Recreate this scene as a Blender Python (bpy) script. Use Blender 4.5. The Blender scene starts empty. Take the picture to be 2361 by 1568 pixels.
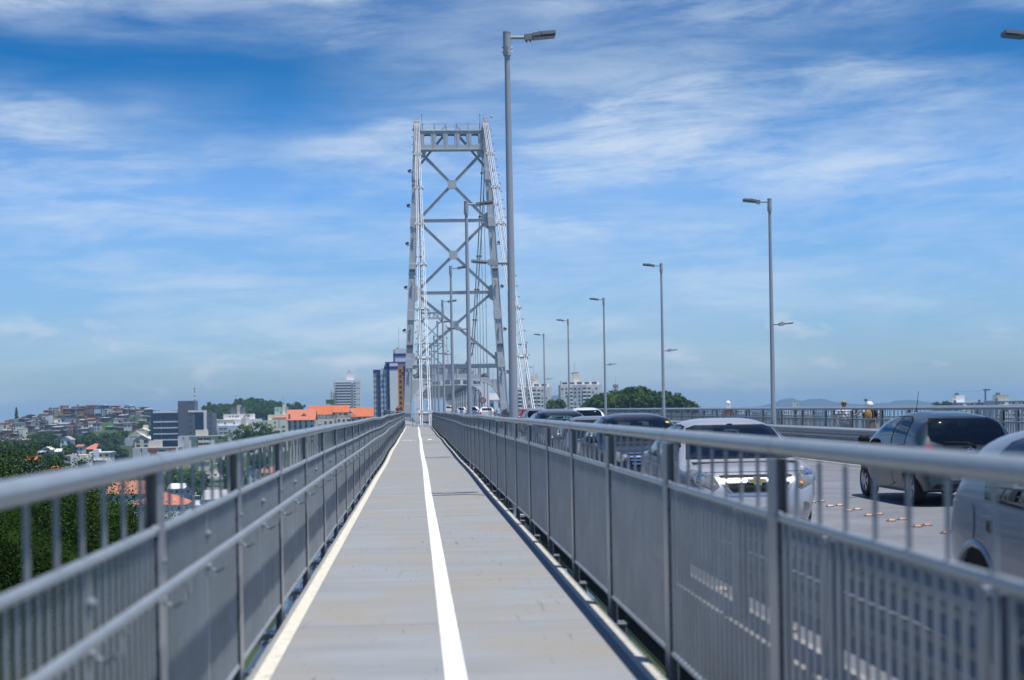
import bpy, bmesh, math, random
from mathutils import Vector, Matrix
from mathutils.bvhtree import BVHTree
sc = bpy.context.scene
C = sc.collection
R = math.radians
rnd = random.Random(7)

# ------------------------------------------------------------------ camera geometry (photo measured at 2361x1568)
F = 3400.0; PSI = math.atan(221.5 / F); RHO = .018; EYE = 1.67
def ray(px, py):
    i = px - 1180.5; j = 941.5 - py
    i2 = i + RHO * j; j2 = j - RHO * i
    s, c = math.sin(PSI), math.cos(PSI)
    return s * F + c * i2, c * F - s * i2, j2
def W(px, py, d):
    """world point on the line of sight at distance d along the bridge"""
    r = ray(px, py); k = d / r[1]
    return Vector((r[0] * k, d, EYE + r[2] * k))

# ------------------------------------------------------------------ mesh builder
class MB:
    def __init__(s): s.v = []; s.f = []; s.m = []
    def add(s, vs, fs, m=0, M=None):
        o = len(s.v)
        s.v += [tuple(M @ Vector(p)) for p in vs] if M is not None else [tuple(p) for p in vs]
        for f in fs: s.f.append([i + o for i in f]); s.m.append(m)
        return s
    def box(s, x0, x1, y0, y1, z0, z1, m=0, M=None):
        return s.add([(x0,y0,z0),(x1,y0,z0),(x1,y1,z0),(x0,y1,z0),(x0,y0,z1),(x1,y0,z1),(x1,y1,z1),(x0,y1,z1)],
              [(0,3,2,1),(4,5,6,7),(0,1,5,4),(1,2,6,5),(2,3,7,6),(3,0,4,7)], m, M)
    def cbox(s, c, sz, m=0, rot=None):
        M = Matrix.Translation(c)
        if rot is not None: M = M @ rot
        a, b, d = sz[0]/2, sz[1]/2, sz[2]/2
        return s.box(-a, a, -b, b, -d, d, m, M)
    def bar(s, p, q, w, h, m=0, up=(0,0,1)):
        """square bar from p to q, w across, h along up"""
        p = Vector(p); q = Vector(q); t = (q-p); L = t.length; t.normalize()
        x = t.cross(Vector(up))
        if x.length < 1e-4: x = Vector((1,0,0))
        x.normalize(); z = x.cross(t)
        M = Matrix(((x.x,t.x,z.x,p.x),(x.y,t.y,z.y,p.y),(x.z,t.z,z.z,p.z),(0,0,0,1)))
        return s.box(-w/2, w/2, 0, L, -h/2, h/2, m, M)
    def tube(s, pts, r, n=8, m=0, cap=True):
        pts = [Vector(p) for p in pts]; rs = r if isinstance(r, (list, tuple)) else [r]*len(pts)
        vs = []; fs = []; prev = None
        for i, p in enumerate(pts):
            t = (pts[min(i+1, len(pts)-1)] - pts[max(i-1, 0)]).normalized()
            if prev is None:
                a = Vector((0,0,1)) if abs(t.z) < .9 else Vector((1,0,0))
                x = t.cross(a).normalized()
            else: x = (prev - t * prev.dot(t)).normalized()
            prev = x; y = t.cross(x)
            for k in range(n):
                a = 2*math.pi*k/n
                vs.append(p + (x*math.cos(a) + y*math.sin(a)) * rs[i])
        for i in range(len(pts)-1):
            for k in range(n):
                fs.append((i*n+k, i*n+(k+1) % n, (i+1)*n+(k+1) % n, (i+1)*n+k))
        if cap:
            fs.append(tuple(range(n))[::-1]); b = (len(pts)-1)*n; fs.append(tuple(range(b, b+n)))
        return s.add(vs, fs, m)
    def cyl(s, p, q, r, r2=None, n=8, m=0, cap=True):
        return s.tube([p, q], [r, r if r2 is None else r2], n, m, cap)
    def prism(s, poly, fn, a, b, m=0):
        """polygon (u,v) swept from w=a to w=b, placed by fn(u,v,w)"""
        n = len(poly)
        vs = [fn(u, v, a) for u, v in poly] + [fn(u, v, b) for u, v in poly]
        fs = [tuple(range(n))[::-1], tuple(range(n, 2*n))] + [(i, (i+1) % n, n+(i+1) % n, n+i) for i in range(n)]
        return s.add(vs, fs, m)
    def ball(s, c, r, nu=8, nv=5, m=0, sc3=(1,1,1), M=None):
        vs = [(0,0,1)]; fs = []
        for j in range(1, nv):
            a = math.pi*j/nv
            for k in range(nu):
                b = 2*math.pi*k/nu; vs.append((math.sin(a)*math.cos(b), math.sin(a)*math.sin(b), math.cos(a)))
        vs.append((0,0,-1)); L = len(vs)-1
        for k in range(nu): fs.append((0, 1+k, 1+(k+1) % nu)); fs.append((L, L-nu+(k+1) % nu, L-nu+k))
        for j in range(nv-2):
            for k in range(nu):
                a = 1+j*nu+k; b = 1+j*nu+(k+1) % nu; fs.append((a, a+nu, b+nu, b))
        T = Matrix.Translation(c) @ (M if M is not None else Matrix.Identity(4)) @ Matrix.Diagonal((r*sc3[0], r*sc3[1], r*sc3[2], 1))
        return s.add(vs, fs, m, T)
    def lathe(s, prof, n, M, m=0):
        """profile (r,h) turned about local z"""
        vs = []; fs = []
        for r, h in prof:
            for k in range(n):
                a = 2*math.pi*k/n; vs.append((r*math.cos(a), r*math.sin(a), h))
        for i in range(len(prof)-1):
            for k in range(n): fs.append((i*n+k, i*n+(k+1) % n, (i+1)*n+(k+1) % n, (i+1)*n+k))
        return s.add(vs, fs, m, M)
    def mesh(s, name, mats, sharp=35):
        me = bpy.data.meshes.new(name); me.from_pydata(s.v, [], s.f); me.update()
        for x in (mats if isinstance(mats, (list, tuple)) else [mats]): me.materials.append(x)
        me.polygons.foreach_set('material_index', s.m)
        bm = bmesh.new(); bm.from_mesh(me); bmesh.ops.recalc_face_normals(bm, faces=bm.faces[:]) if s.__dict__.get('rec', True) else None
        bm.to_mesh(me); bm.free()
        if sharp:
            me.shade_smooth(); me.set_sharp_from_angle(angle=R(sharp))
        return me
    def build(s, name, mats, parent=None, loc=(0,0,0), rot=(0,0,0), sharp=35):
        return link(name, s.mesh(name, mats, sharp), parent, loc, rot)

def link(name, data, parent=None, loc=(0,0,0), rot=(0,0,0), scale=(1,1,1)):
    o = bpy.data.objects.new(name, data); C.objects.link(o)
    if parent is not None: o.parent = parent
    o.location = loc; o.rotation_euler = rot; o.scale = scale
    return o
def empty(name, loc=(0,0,0), rz=0):
    o = link(name, None, None, loc, (0,0,rz)); o.empty_display_size = .3
    return o
def tag(o, label, cat, group=None, kind=None):
    o['label'] = label; o['category'] = cat
    if group: o['group'] = group
    if kind: o['kind'] = kind
    return o
def struct(o): o['kind'] = 'structure'; return o
def kids(o): return [c for c in bpy.data.objects if c.parent == o]
def copy_tree(o, parent=None, ch=None):
    if ch is None:
        ch = {}
        for c in bpy.data.objects:
            if c.parent: ch.setdefault(c.parent.name, []).append(c)
    c = o.copy(); C.objects.link(c); c.parent = parent
    for k in ch.get(o.name, []): copy_tree(k, c, ch)
    return c

# ------------------------------------------------------------------ materials
def nodes(name):
    m = bpy.data.materials.new(name); m.use_nodes = True
    nt = m.node_tree; return m, nt, nt.nodes['Principled BSDF'], nt.nodes.new, nt.links.new
def mat(name, col, rough=.6, metal=0, var=.12, scale=3., bump=0., bscale=None, coat=0., spec=None, stretch=(1,1,1), rvar=0):
    m, nt, b, N, L = nodes(name)
    b.inputs['Roughness'].default_value = rough; b.inputs['Metallic'].default_value = metal
    if spec is not None: b.inputs['Specular IOR Level'].default_value = spec
    if coat: b.inputs['Coat Weight'].default_value = coat; b.inputs['Coat Roughness'].default_value = .04
    tc = N('ShaderNodeTexCoord'); mp = N('ShaderNodeMapping'); mp.inputs['Scale'].default_value = stretch
    L(tc.outputs['Object'], mp.inputs['Vector'])
    nz = N('ShaderNodeTexNoise'); nz.inputs['Scale'].default_value = scale; nz.inputs['Detail'].default_value = 5; nz.inputs['Roughness'].default_value = .65
    L(mp.outputs[0], nz.inputs['Vector'])
    rp = N('ShaderNodeValToRGB'); e = rp.color_ramp.elements
    e[0].position = .3; e[1].position = .7
    e[0].color = [c*(1-var) for c in col[:3]] + [1]; e[1].color = [min(1, c*(1+var)) for c in col[:3]] + [1]
    L(nz.outputs['Fac'], rp.inputs['Fac'])
    L(rp.outputs['Color'], b.inputs['Base Color'])
    if bump:
        n2 = N('ShaderNodeTexNoise'); n2.inputs['Scale'].default_value = bscale or scale*6; n2.inputs['Detail'].default_value = 4
        L(mp.outputs[0], n2.inputs['Vector'])
        bp = N('ShaderNodeBump'); bp.inputs['Strength'].default_value = bump; bp.inputs['Distance'].default_value = .02
        L(n2.outputs['Fac'], bp.inputs['Height']); L(bp.outputs[0], b.inputs['Normal'])
    if rvar:
        mr = N('ShaderNodeMapRange'); mr.inputs['To Min'].default_value = max(0, rough-rvar); mr.inputs['To Max'].default_value = min(1, rough+rvar)
        L(nz.outputs['Fac'], mr.inputs['Value']); L(mr.outputs[0], b.inputs['Roughness'])
    return m
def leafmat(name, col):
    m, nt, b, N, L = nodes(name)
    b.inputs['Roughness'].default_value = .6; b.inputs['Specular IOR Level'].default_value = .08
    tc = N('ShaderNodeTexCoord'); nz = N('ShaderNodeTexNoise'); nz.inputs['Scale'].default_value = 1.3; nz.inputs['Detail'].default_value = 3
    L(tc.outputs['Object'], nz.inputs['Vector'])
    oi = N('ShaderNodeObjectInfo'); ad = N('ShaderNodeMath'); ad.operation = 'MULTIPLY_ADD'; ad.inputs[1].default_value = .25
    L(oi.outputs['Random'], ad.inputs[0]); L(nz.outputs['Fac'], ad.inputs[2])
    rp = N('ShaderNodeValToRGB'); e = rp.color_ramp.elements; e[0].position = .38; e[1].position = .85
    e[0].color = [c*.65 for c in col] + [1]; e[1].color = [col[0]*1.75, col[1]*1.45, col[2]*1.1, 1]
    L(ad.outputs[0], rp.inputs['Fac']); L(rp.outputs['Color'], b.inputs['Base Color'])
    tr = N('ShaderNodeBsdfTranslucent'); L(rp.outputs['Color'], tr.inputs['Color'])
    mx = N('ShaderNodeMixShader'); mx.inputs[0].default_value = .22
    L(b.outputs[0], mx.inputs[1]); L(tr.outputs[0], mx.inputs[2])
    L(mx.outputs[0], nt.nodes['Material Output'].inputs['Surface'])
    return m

M = {}
M['rail'] = mat('rail_paint', (.262,.292,.316), .31, .08, .14, 2.5, .06, 60, rvar=.08, spec=.6)
M['tower'] = mat('tower_paint', (.52,.545,.57), .5, 0, .09, .8)
M['towerd'] = mat('dark_steel_paint', (.10,.11,.14), .5, 0, .1, 1.)
M['cable'] = mat('eyebar_paint', (.52,.54,.56), .45, 0, .08, .5)
M['truss'] = mat('truss_paint', (.27,.29,.31), .5, 0, .1, .6)
M['portal'] = mat('portal_paint', (.86,.86,.86), .5, 0, .06, .6)
M['pole'] = mat('pole_paint', (.37,.40,.44), .42, 0, .07, 1.6)
M['lamp'] = mat('lamp_grey', (.22,.235,.25), .5, 0, .08, 8)
M['lens'] = mat('lamp_lens', (.05,.05,.055), .2, 0, .1, 8)
M['black'] = mat('black_plastic', (.012,.012,.014), .55, 0, .2, 6, spec=.12)
M['rubber'] = mat('tyre_rubber', (.018,.018,.019), .8, 0, .25, 12, .2, 80)
M['rim'] = mat('alloy', (.55,.56,.58), .28, .85, .06, 6)
M['chrome'] = mat('chrome', (.8,.8,.82), .08, 1., .02, 4)
M['white'] = mat('white_wall', (.82,.82,.81), .8, 0, .05, .25)
M['offwhite'] = mat('offwhite_wall', (.74,.73,.70), .85, 0, .06, .2)
M['cream'] = mat('cream_wall', (.76,.71,.57), .85, 0, .06, .2)
M['beige'] = mat('beige_wall', (.56,.47,.37), .85, 0, .06, .2)
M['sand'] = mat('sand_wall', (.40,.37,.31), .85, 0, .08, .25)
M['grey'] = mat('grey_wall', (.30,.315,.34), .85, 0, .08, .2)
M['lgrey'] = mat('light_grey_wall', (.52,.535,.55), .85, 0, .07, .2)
M['dgrey'] = mat('dark_grey_cladding', (.125,.14,.17), .6, 0, .06, .3)
M['raw'] = mat('raw_render', (.17,.165,.16), .9, 0, .25, .35)
M['brick'] = mat('brick_wall', (.27,.145,.095), .9, 0, .22, .4)
M['brickd'] = mat('dark_brick_wall', (.19,.115,.085), .9, 0, .22, .4)
M['blue'] = mat('blue_wall', (.035,.045,.20), .7, 0, .08, .3)
M['lblue'] = mat('light_blue_wall', (.42,.56,.70), .8, 0, .06, .3)
M['bluewhite'] = mat('bluish_white_wall', (.60,.68,.76), .8, 0, .06, .3)
M['orange'] = mat('orange_wall', (.60,.22,.04), .8, 0, .06, .3)
M['mint'] = mat('mint_wall', (.34,.52,.46), .8, 0, .08, .3)
M['green'] = mat('green_wall', (.055,.16,.085), .8, 0, .1, .3)
M['gpanel'] = mat('green_panel', (.14,.235,.20), .8, 0, .06, .3)
M['rpanel'] = mat('red_panel', (.33,.085,.055), .8, 0, .06, .3)
M['redwall'] = mat('red_wall', (.33,.03,.04), .8, 0, .1, .3)
M['magenta'] = mat('magenta_wall', (.50,.03,.12), .7, 0, .06, .3)
M['yellow'] = mat('yellow_wall', (.60,.42,.05), .8, 0, .06, .3)
M['tile'] = mat('orange_tile', (.53,.135,.045), .85, 0, .26, 1.2, .3, 3, stretch=(1,.3,1))
M['tileold'] = mat('weathered_tile', (.37,.155,.09), .9, 0, .42, 1.6, .3, 3)
M['tilepink'] = mat('faded_tile', (.53,.17,.095), .85, 0, .14, 1.0, .3, 3)
M['fibre'] = mat('fibre_cement', (.15,.15,.155), .9, 0, .25, .5)
M['fibrel'] = mat('pale_fibre_cement', (.36,.36,.37), .9, 0, .15, .5)
M['groof'] = mat('green_sheet', (.06,.30,.14), .6, 0, .1, .5)
M['tank'] = mat('blue_tank', (.03,.10,.22), .5, 0, .1, 1)
M['bglass'] = mat('blue_curtain_glass', (.018,.075,.15), .06, 0, .45, .35)  # base blue also carries the reflection of the sky
M['wglass'] = mat('window_glass', (.028,.032,.038), .18, 0, .4, 1.5)
M['wred'] = mat('curtained_glass', (.10,.025,.035), .4, 0, .3, 1.5)
M['frame'] = mat('window_frame', (.55,.56,.57), .6, 0, .04, 2)
M['concrete'] = mat('plain_concrete', (.33,.325,.31), .9, 0, .18, .8, .2, 12)
M['soil'] = mat('soil', (.22,.10,.05), .95, 0, .3, .3)
M['skin'] = mat('skin', (.45,.235,.16), .55, 0, .06, 9)
M['skintan'] = mat('tanned_skin', (.33,.145,.085), .5, 0, .06, 9)
M['hair'] = mat('blond_hair', (.36,.20,.085), .6, 0, .3, 40)
M['hairdark'] = mat('dark_hair', (.03,.02,.015), .5, 0, .3, 40)
M['cloth_white'] = mat('white_cloth', (.82,.82,.83), .9, 0, .04, 10)
M['cloth_black'] = mat('black_cloth', (.015,.016,.022), .9, 0, .2, 10)
M['cloth_khaki'] = mat('khaki_cloth', (.20,.14,.09), .9, 0, .12, 10)
M['cloth_yellow'] = mat('mustard_cloth', (.38,.22,.06), .9, 0, .12, 10)
M['cloth_red'] = mat('dark_red_cloth', (.20,.02,.035), .9, 0, .12, 10)
M['cloth_blue'] = mat('denim', (.06,.09,.16), .9, 0, .12, 10)
M['bark'] = mat('bark', (.13,.10,.075), .95, 0, .3, 3, .4, 14)
M['stud'] = mat('orange_reflector', (.36,.11,.035), .3, 0, .12, 30)
M['studb'] = mat('stud_base', (.20,.125,.075), .6, 0, .1, 30)
M['boat'] = mat('boat_gelcoat', (.8,.8,.8), .25, 0, .03, 2)
M['tarp'] = mat('blue_tarp', (.02,.14,.32), .6, 0, .2, 2)
M['nearleaf'] = leafmat('leaf_deep', (.012,.034,.004))  # leaf green darkened to hold the shadow within the near trees
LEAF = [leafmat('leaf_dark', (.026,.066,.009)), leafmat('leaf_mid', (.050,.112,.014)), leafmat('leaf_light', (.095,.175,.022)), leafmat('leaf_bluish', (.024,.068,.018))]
# ------------------------------------------------------------------ world, sun, camera
SUN = Vector((.18, -.18, 1)).normalized()
def build_world():
    w = bpy.data.worlds.new('World'); sc.world = w; w.use_nodes = True
    nt = w.node_tree; N = nt.nodes.new; L = nt.links.new; bg = nt.nodes['Background']
    sky = N('ShaderNodeTexSky'); sky.sky_type = 'NISHITA'; sky.sun_disc = False
    sky.sun_elevation = math.asin(SUN.z); sky.sun_rotation = math.atan2(SUN.x, SUN.y)
    sky.air_density = 1.0; sky.dust_density = .6; sky.ozone_density = 2.2; sky.altitude = 30
    def math_(op, a, b=None, c=None):
        n = N('ShaderNodeMath'); n.operation = op
        for i, x in enumerate((a, b, c)):
            if x is None: continue
            if isinstance(x, (int, float)): n.inputs[i].default_value = x
            else: L(x, n.inputs[i])
        return n.outputs[0]
    def comb(x, y, z=0.):
        n = N('ShaderNodeCombineXYZ')
        for i, q in enumerate((x, y, z)):
            if isinstance(q, (int, float)): n.inputs[i].default_value = q
            else: L(q, n.inputs[i])
        return n.outputs[0]
    def noise(vec, scale, detail=6, rough=.6, dist=0.):
        n = N('ShaderNodeTexNoise'); n.inputs['Scale'].default_value = scale; n.inputs['Detail'].default_value = detail
        n.inputs['Roughness'].default_value = rough; n.inputs['Distortion'].default_value = dist; L(vec, n.inputs['Vector']); return n.outputs['Fac']
    def ramp(f, pts):
        n = N('ShaderNodeValToRGB'); e = n.color_ramp.elements
        while len(e) < len(pts): e.new(.5)
        for i, (p, c) in enumerate(pts): e[i].position = p; e[i].color = (c, c, c, 1) if not isinstance(c, tuple) else c + (1,)
        L(f, n.inputs['Fac']); return n.outputs['Color']
    def mixc(f, a, b, mode='MIX'):
        n = N('ShaderNodeMix'); n.data_type = 'RGBA'; n.blend_type = mode
        if isinstance(f, (int, float)): n.inputs[0].default_value = f
        else: L(f, n.inputs[0])
        for i, x in ((6, a), (7, b)):
            if isinstance(x, tuple): n.inputs[i].default_value = x + (1,)
            else: L(x, n.inputs[i])
        return n.outputs[2]
    tc = N('ShaderNodeTexCoord'); sx = N('ShaderNodeSeparateXYZ'); L(tc.outputs['Generated'], sx.inputs[0])
    X, Y, Z = sx.outputs
    az = math_('ARCTAN2', X, Y); el = math_('ARCSINE', math_('MINIMUM', math_('MAXIMUM', Z, -1.), 1.))
    # broad cirrus bands by height above the horizon, bent and broken up by noise
    bend = noise(comb(math_('MULTIPLY', az, 3.), math_('MULTIPLY', el, 8.), 3.3), 1., 3, .5)
    elb = math_('ADD', el, math_('ADD', math_('MULTIPLY', math_('SUBTRACT', bend, .5), .16), math_('MULTIPLY', math_('SUBTRACT', az, .05), -.012)))
    band = ramp(math_('DIVIDE', elb, .5), [(0., .25), (.10, .5), (.19, .42), (.245, .55), (.285, .50), (.34, .55), (.385, .72), (.415, .16), (.455, .02), (.515, .72), (.60, .75), (.68, .12), (1., 0.)])
    streak = noise(comb(math_('MULTIPLY', az, 7.5), math_('ADD', math_('MULTIPLY', el, 40.), math_('MULTIPLY', az, -1.)), 1.7), 1., 12, .66, .3)
    broad = noise(comb(math_('MULTIPLY', az, 3.2), math_('MULTIPLY', el, 15.), 9.1), 1., 6, .52, .15)
    s1 = ramp(streak, [(.40, 0.), (.64, 1.)]); s2 = ramp(broad, [(.34, .25), (.64, 1.)])
    cir = math_('MULTIPLY', math_('MULTIPLY', math_('ADD', math_('MULTIPLY', s1, .8), .28), s2), math_('MULTIPLY', band, 1.3))
    veil = math_('MULTIPLY', ramp(math_('ADD', az, .5), [(.15, .0), (.42, .05), (.54, .75), (.70, .62), (.86, .15)]), ramp(broad, [(.25, .25), (.6, .9)]))
    cir = math_('MAXIMUM', cir, math_('MULTIPLY', veil, math_('ADD', math_('MULTIPLY', s1, .5), .35)))
    # small cumulus low over the horizon
    cv = comb(math_('MULTIPLY', az, 17.), math_('MULTIPLY', el, 46.), 5.)
    cn = noise(cv, 1., 7, .58, .2)
    cm = ramp(math_('DIVIDE', el, .2), [(0., .2), (.09, .75), (.26, .8), (.42, .0)])
    cum = math_('MULTIPLY', ramp(cn, [(.56, 0.), (.70, 1.)]), cm)
    cn2 = noise(comb(math_('MULTIPLY', az, 17.), math_('MULTIPLY', math_('ADD', el, .006), 46.), 5.), 1., 7, .58, .2)
    shade = math_('MULTIPLY', ramp(cn2, [(.50, 0.), (.66, 1.)]), cm)
    deep = ramp(math_('DIVIDE', math_('ADD', el, 0.), .5), [(0., (.66,.90,1.22)), (.10, (.62,.94,1.40)), (.3, (.48,.96,1.56)), (.45, (.04,.54,1.02)), (.75, (.2,.5,1.0)), (1., (.22,.5,.95))])
    col = mixc(1., sky.outputs[0], deep, 'MULTIPLY')
    col = mixc(cir, col, (6.9, 8.1, 9.4))
    col = mixc(math_('MULTIPLY', shade, .30), col, (3.9, 5.2, 7.4))
    col = mixc(math_('MULTIPLY', cum, .55), col, (8.0, 8.4, 9.0))
    L(col, bg.inputs['Color']); bg.inputs['Strength'].default_value = .085
build_world()
sun = bpy.data.lights.new('sun', 'SUN'); sun.energy = 4.6; sun.angle = R(.53); sun.color = (1, .975, .93)
so = link('sun', sun, None, (60, -40, 250)); so.rotation_mode = 'QUATERNION'; so.rotation_quaternion = SUN.to_track_quat('Z', 'Y')
cam = bpy.data.cameras.new('camera'); co = link('camera', cam); sc.camera = co
cam.sensor_width = 36; cam.lens = 36 * F / 2361; cam.shift_y = 157.5 / 2361; cam.clip_end = 40000; cam.clip_start = .05
a_ = Vector((math.sin(PSI), math.cos(PSI), 0)); r_ = Vector((math.cos(PSI), -math.sin(PSI), 0)); z_ = Vector((0,0,1))
cr = r_ * math.cos(RHO) - z_ * math.sin(RHO); cu = z_ * math.cos(RHO) + r_ * math.sin(RHO)
co.matrix_world = Matrix(((cr.x,cu.x,-a_.x,0),(cr.y,cu.y,-a_.y,0),(cr.z,cu.z,-a_.z,EYE),(0,0,0,1)))
cam.dof.use_dof = True; cam.dof.focus_distance = 45; cam.dof.aperture_fstop = cam.lens / 27.
sc.view_settings.view_transform = 'Standard'; sc.view_settings.look = 'None'; sc.view_settings.exposure = .2; sc.view_settings.gamma = 1
sc.cycles.use_denoising = True; sc.cycles.max_bounces = 8; sc.cycles.transparent_max_bounces = 12; sc.cycles.volume_bounces = 0
sc.cycles.sample_clamp_indirect = 6
sc.cycles.caustics_reflective = False; sc.cycles.caustics_refractive = False

# ------------------------------------------------------------------ land, sea, air
def smooth(a, b, x):
    t = min(1, max(0, (x-a)/(b-a))); return t*t*(3-2*t)
LAND = [(-80,-16),(140,-17),(250,-43),(560,-43.5),(640,-41.3),(740,-40.5),(880,-34.5),(1000,-26),(1120,-22.5),(1400,-20),(1800,-15),(3300,-12)]
SEA = -42.
def ground_z(x, y):
    for (a, za), (b, zb) in zip(LAND, LAND[1:]):
        if y <= b: t = max(0, (y-a)/(b-a)); z = za+(zb-za)*t; break
    else: z = -12
    right = -44.5
    if x > 40: right += 4.5 * smooth(620, 700, y) * smooth(40, 70, x) * (1-smooth(1100, 1300, x)) * (1-smooth(2300, 2600, y))
    w = smooth(-20, 45, x) if y > 200 else smooth(25, 70, x)
    z = z*(1-w) + right*w
    g = lambda cx, cy, sx, sy: math.exp(-((x-cx)/sx)**2 - ((y-cy)/sy)**2)
    k = smooth(1090, 1340, y) * (1 - smooth(1420, 1700, y))            # the hillside of small houses
    z += k * (12 * smooth(-560, -400, x) + 11.5 * smooth(-400, -300, x)) * (1 - smooth(-225, -165, x))
    z += 23 * g(-140, 1480, 58, 120) + 38 * g(106, 712, 33, 60)        # wooded hill, and the mound at the right
    return z + .5 * math.sin(x*.051) * math.cos(y*.043)
def build_land():
    xs = sorted(set([-3000,-2400,-1900,-1500,-1200,-1000,-850,-700,-600] + list(range(-520, 60, 12)) + list(range(60, 220, 10)) + list(range(220, 1400, 60)) + [1500,1800,2200]))
    ys = [-60,-30] + list(range(0, 200, 10)) + list(range(200, 1760, 14)) + list(range(1760, 3200, 120))
    mb = MB(); nx = len(xs)
    vs = [(x, y, ground_z(x, y)) for y in ys for x in xs]
    fs = [(j*nx+i, j*nx+i+1, (j+1)*nx+i+1, (j+1)*nx+i) for j in range(len(ys)-1) for i in range(nx-1)]
    mb.add(vs, fs)
    m, nt, b, N, L = nodes('land')
    b.inputs['Roughness'].default_value = .95
    ge = N('ShaderNodeNewGeometry'); n1 = N('ShaderNodeTexNoise'); n1.inputs['Scale'].default_value = .035; n1.inputs['Detail'].default_value = 8; n1.inputs['Roughness'].default_value = .68
    L(ge.outputs['Position'], n1.inputs['Vector'])
    rp = N('ShaderNodeValToRGB'); e = rp.color_ramp.elements
    e[0].position = .36; e[0].color = (.014,.032,.008,1); e[1].position = .60; e[1].color = (.045,.075,.016,1)
    q = e.new(.68); q.color = (.16,.13,.09,1); q = e.new(.78); q.color = (.22,.21,.19,1)
    L(n1.outputs['Fac'], rp.inputs['Fac']); L(rp.outputs['Color'], b.inputs['Base Color'])
    n2 = N('ShaderNodeTexNoise'); n2.inputs['Scale'].default_value = .8; n2.inputs['Detail'].default_value = 5; L(ge.outputs['Position'], n2.inputs['Vector'])
    bp = N('ShaderNodeBump'); bp.inputs['Distance'].default_value = .6; L(n2.outputs['Fac'], bp.inputs['Height']); L(bp.outputs[0], b.inputs['Normal'])
    o = mb.build('terrain', m, sharp=0); o['kind'] = 'structure'; o.data.shade_smooth()
    # sea out to the horizon
    m, nt, b, N, L = nodes('sea_water')
    b.inputs['Base Color'].default_value = (.03,.09,.13,1); b.inputs['Roughness'].default_value = .12; b.inputs['Specular IOR Level'].default_value = .5
    ge = N('ShaderNodeNewGeometry'); n1 = N('ShaderNodeTexNoise'); n1.inputs['Scale'].default_value = .25; n1.inputs['Detail'].default_value = 6; L(ge.outputs['Position'], n1.inputs['Vector'])
    bp = N('ShaderNodeBump'); bp.inputs['Strength'].default_value = .6; bp.inputs['Distance'].default_value = .4; L(n1.outputs['Fac'], bp.inputs['Height']); L(bp.outputs[0], b.inputs['Normal'])
    o = MB().add([(-12000,-200,SEA),(12000,-200,SEA),(12000,12000,SEA),(-12000,12000,SEA)], [(0,1,2,3)]).build('sea', m); o['kind'] = 'structure'
    # far hills
    mh = mat('far_hill_forest', (.018,.036,.03), .95, 0, .3, .004)
    def ridge(name, pts, d, dep):
        mb = MB(); n = len(pts)
        vs = []
        for px, py in pts:
            p = W(px, py, d); k = 42 + p.z
            vs += [(p.x, d-dep, -42.3), (p.x, d-dep*.45, -42+k*.55), (p.x, d, p.z), (p.x, d+dep*.8, -42.3)]
        fs = [(i*4+j, i*4+4+j, i*4+5+j, i*4+1+j) for i in range(n-1) for j in range(3)]
        o = mb.add(vs, fs).build(name, mh, sharp=0); o.data.shade_smooth(); o['kind'] = 'structure'
    def dense(p):
        out = []; r2 = random.Random(len(p))
        for (a, b), (c, d) in zip(p, p[1:]):
            k = max(2, int((c-a)/6))
            for i in range(k): t = i/k; out.append((a+(c-a)*t, b+(d-b)*(t*t*(3-2*t)) + r2.uniform(-.35, .35)))
        return out + [p[-1]]
    ridge('hills', dense([(1640,941),(1740,938),(1780,931),(1802,921),(1822,918),(1846,924),(1868,920),(1890,919),(1930,927),(1985,932),(2040,929),(2075,923),(2105,922),(2140,927),(2190,934),(2300,940),(2420,938)]), 8000, 500)
    ridge('hills', dense([(1150,938),(1200,925),(1250,916),(1268,913),(1285,911),(1310,913),(1360,922),(1430,934),(1500,941)]), 8600, 500)
    # the air between: one even volume
    hz = MB().box(-12200, 12200, -260, 12200, -46, 90).build('haze', None, sharp=0)
    m = bpy.data.materials.new('haze'); m.use_nodes = True; nt = m.node_tree; nt.nodes.clear()
    out = nt.nodes.new('ShaderNodeOutputMaterial'); v = nt.nodes.new('ShaderNodeVolumePrincipled')
    v.inputs['Color'].default_value = (.42,.70,1,1); v.inputs['Density'].default_value = 1.15e-4; v.inputs['Anisotropy'].default_value = .0
    nt.links.new(v.outputs[0], out.inputs['Volume']); hz.data.materials.clear(); hz.data.materials.append(m); hz['kind'] = 'stuff'
build_land()
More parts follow.
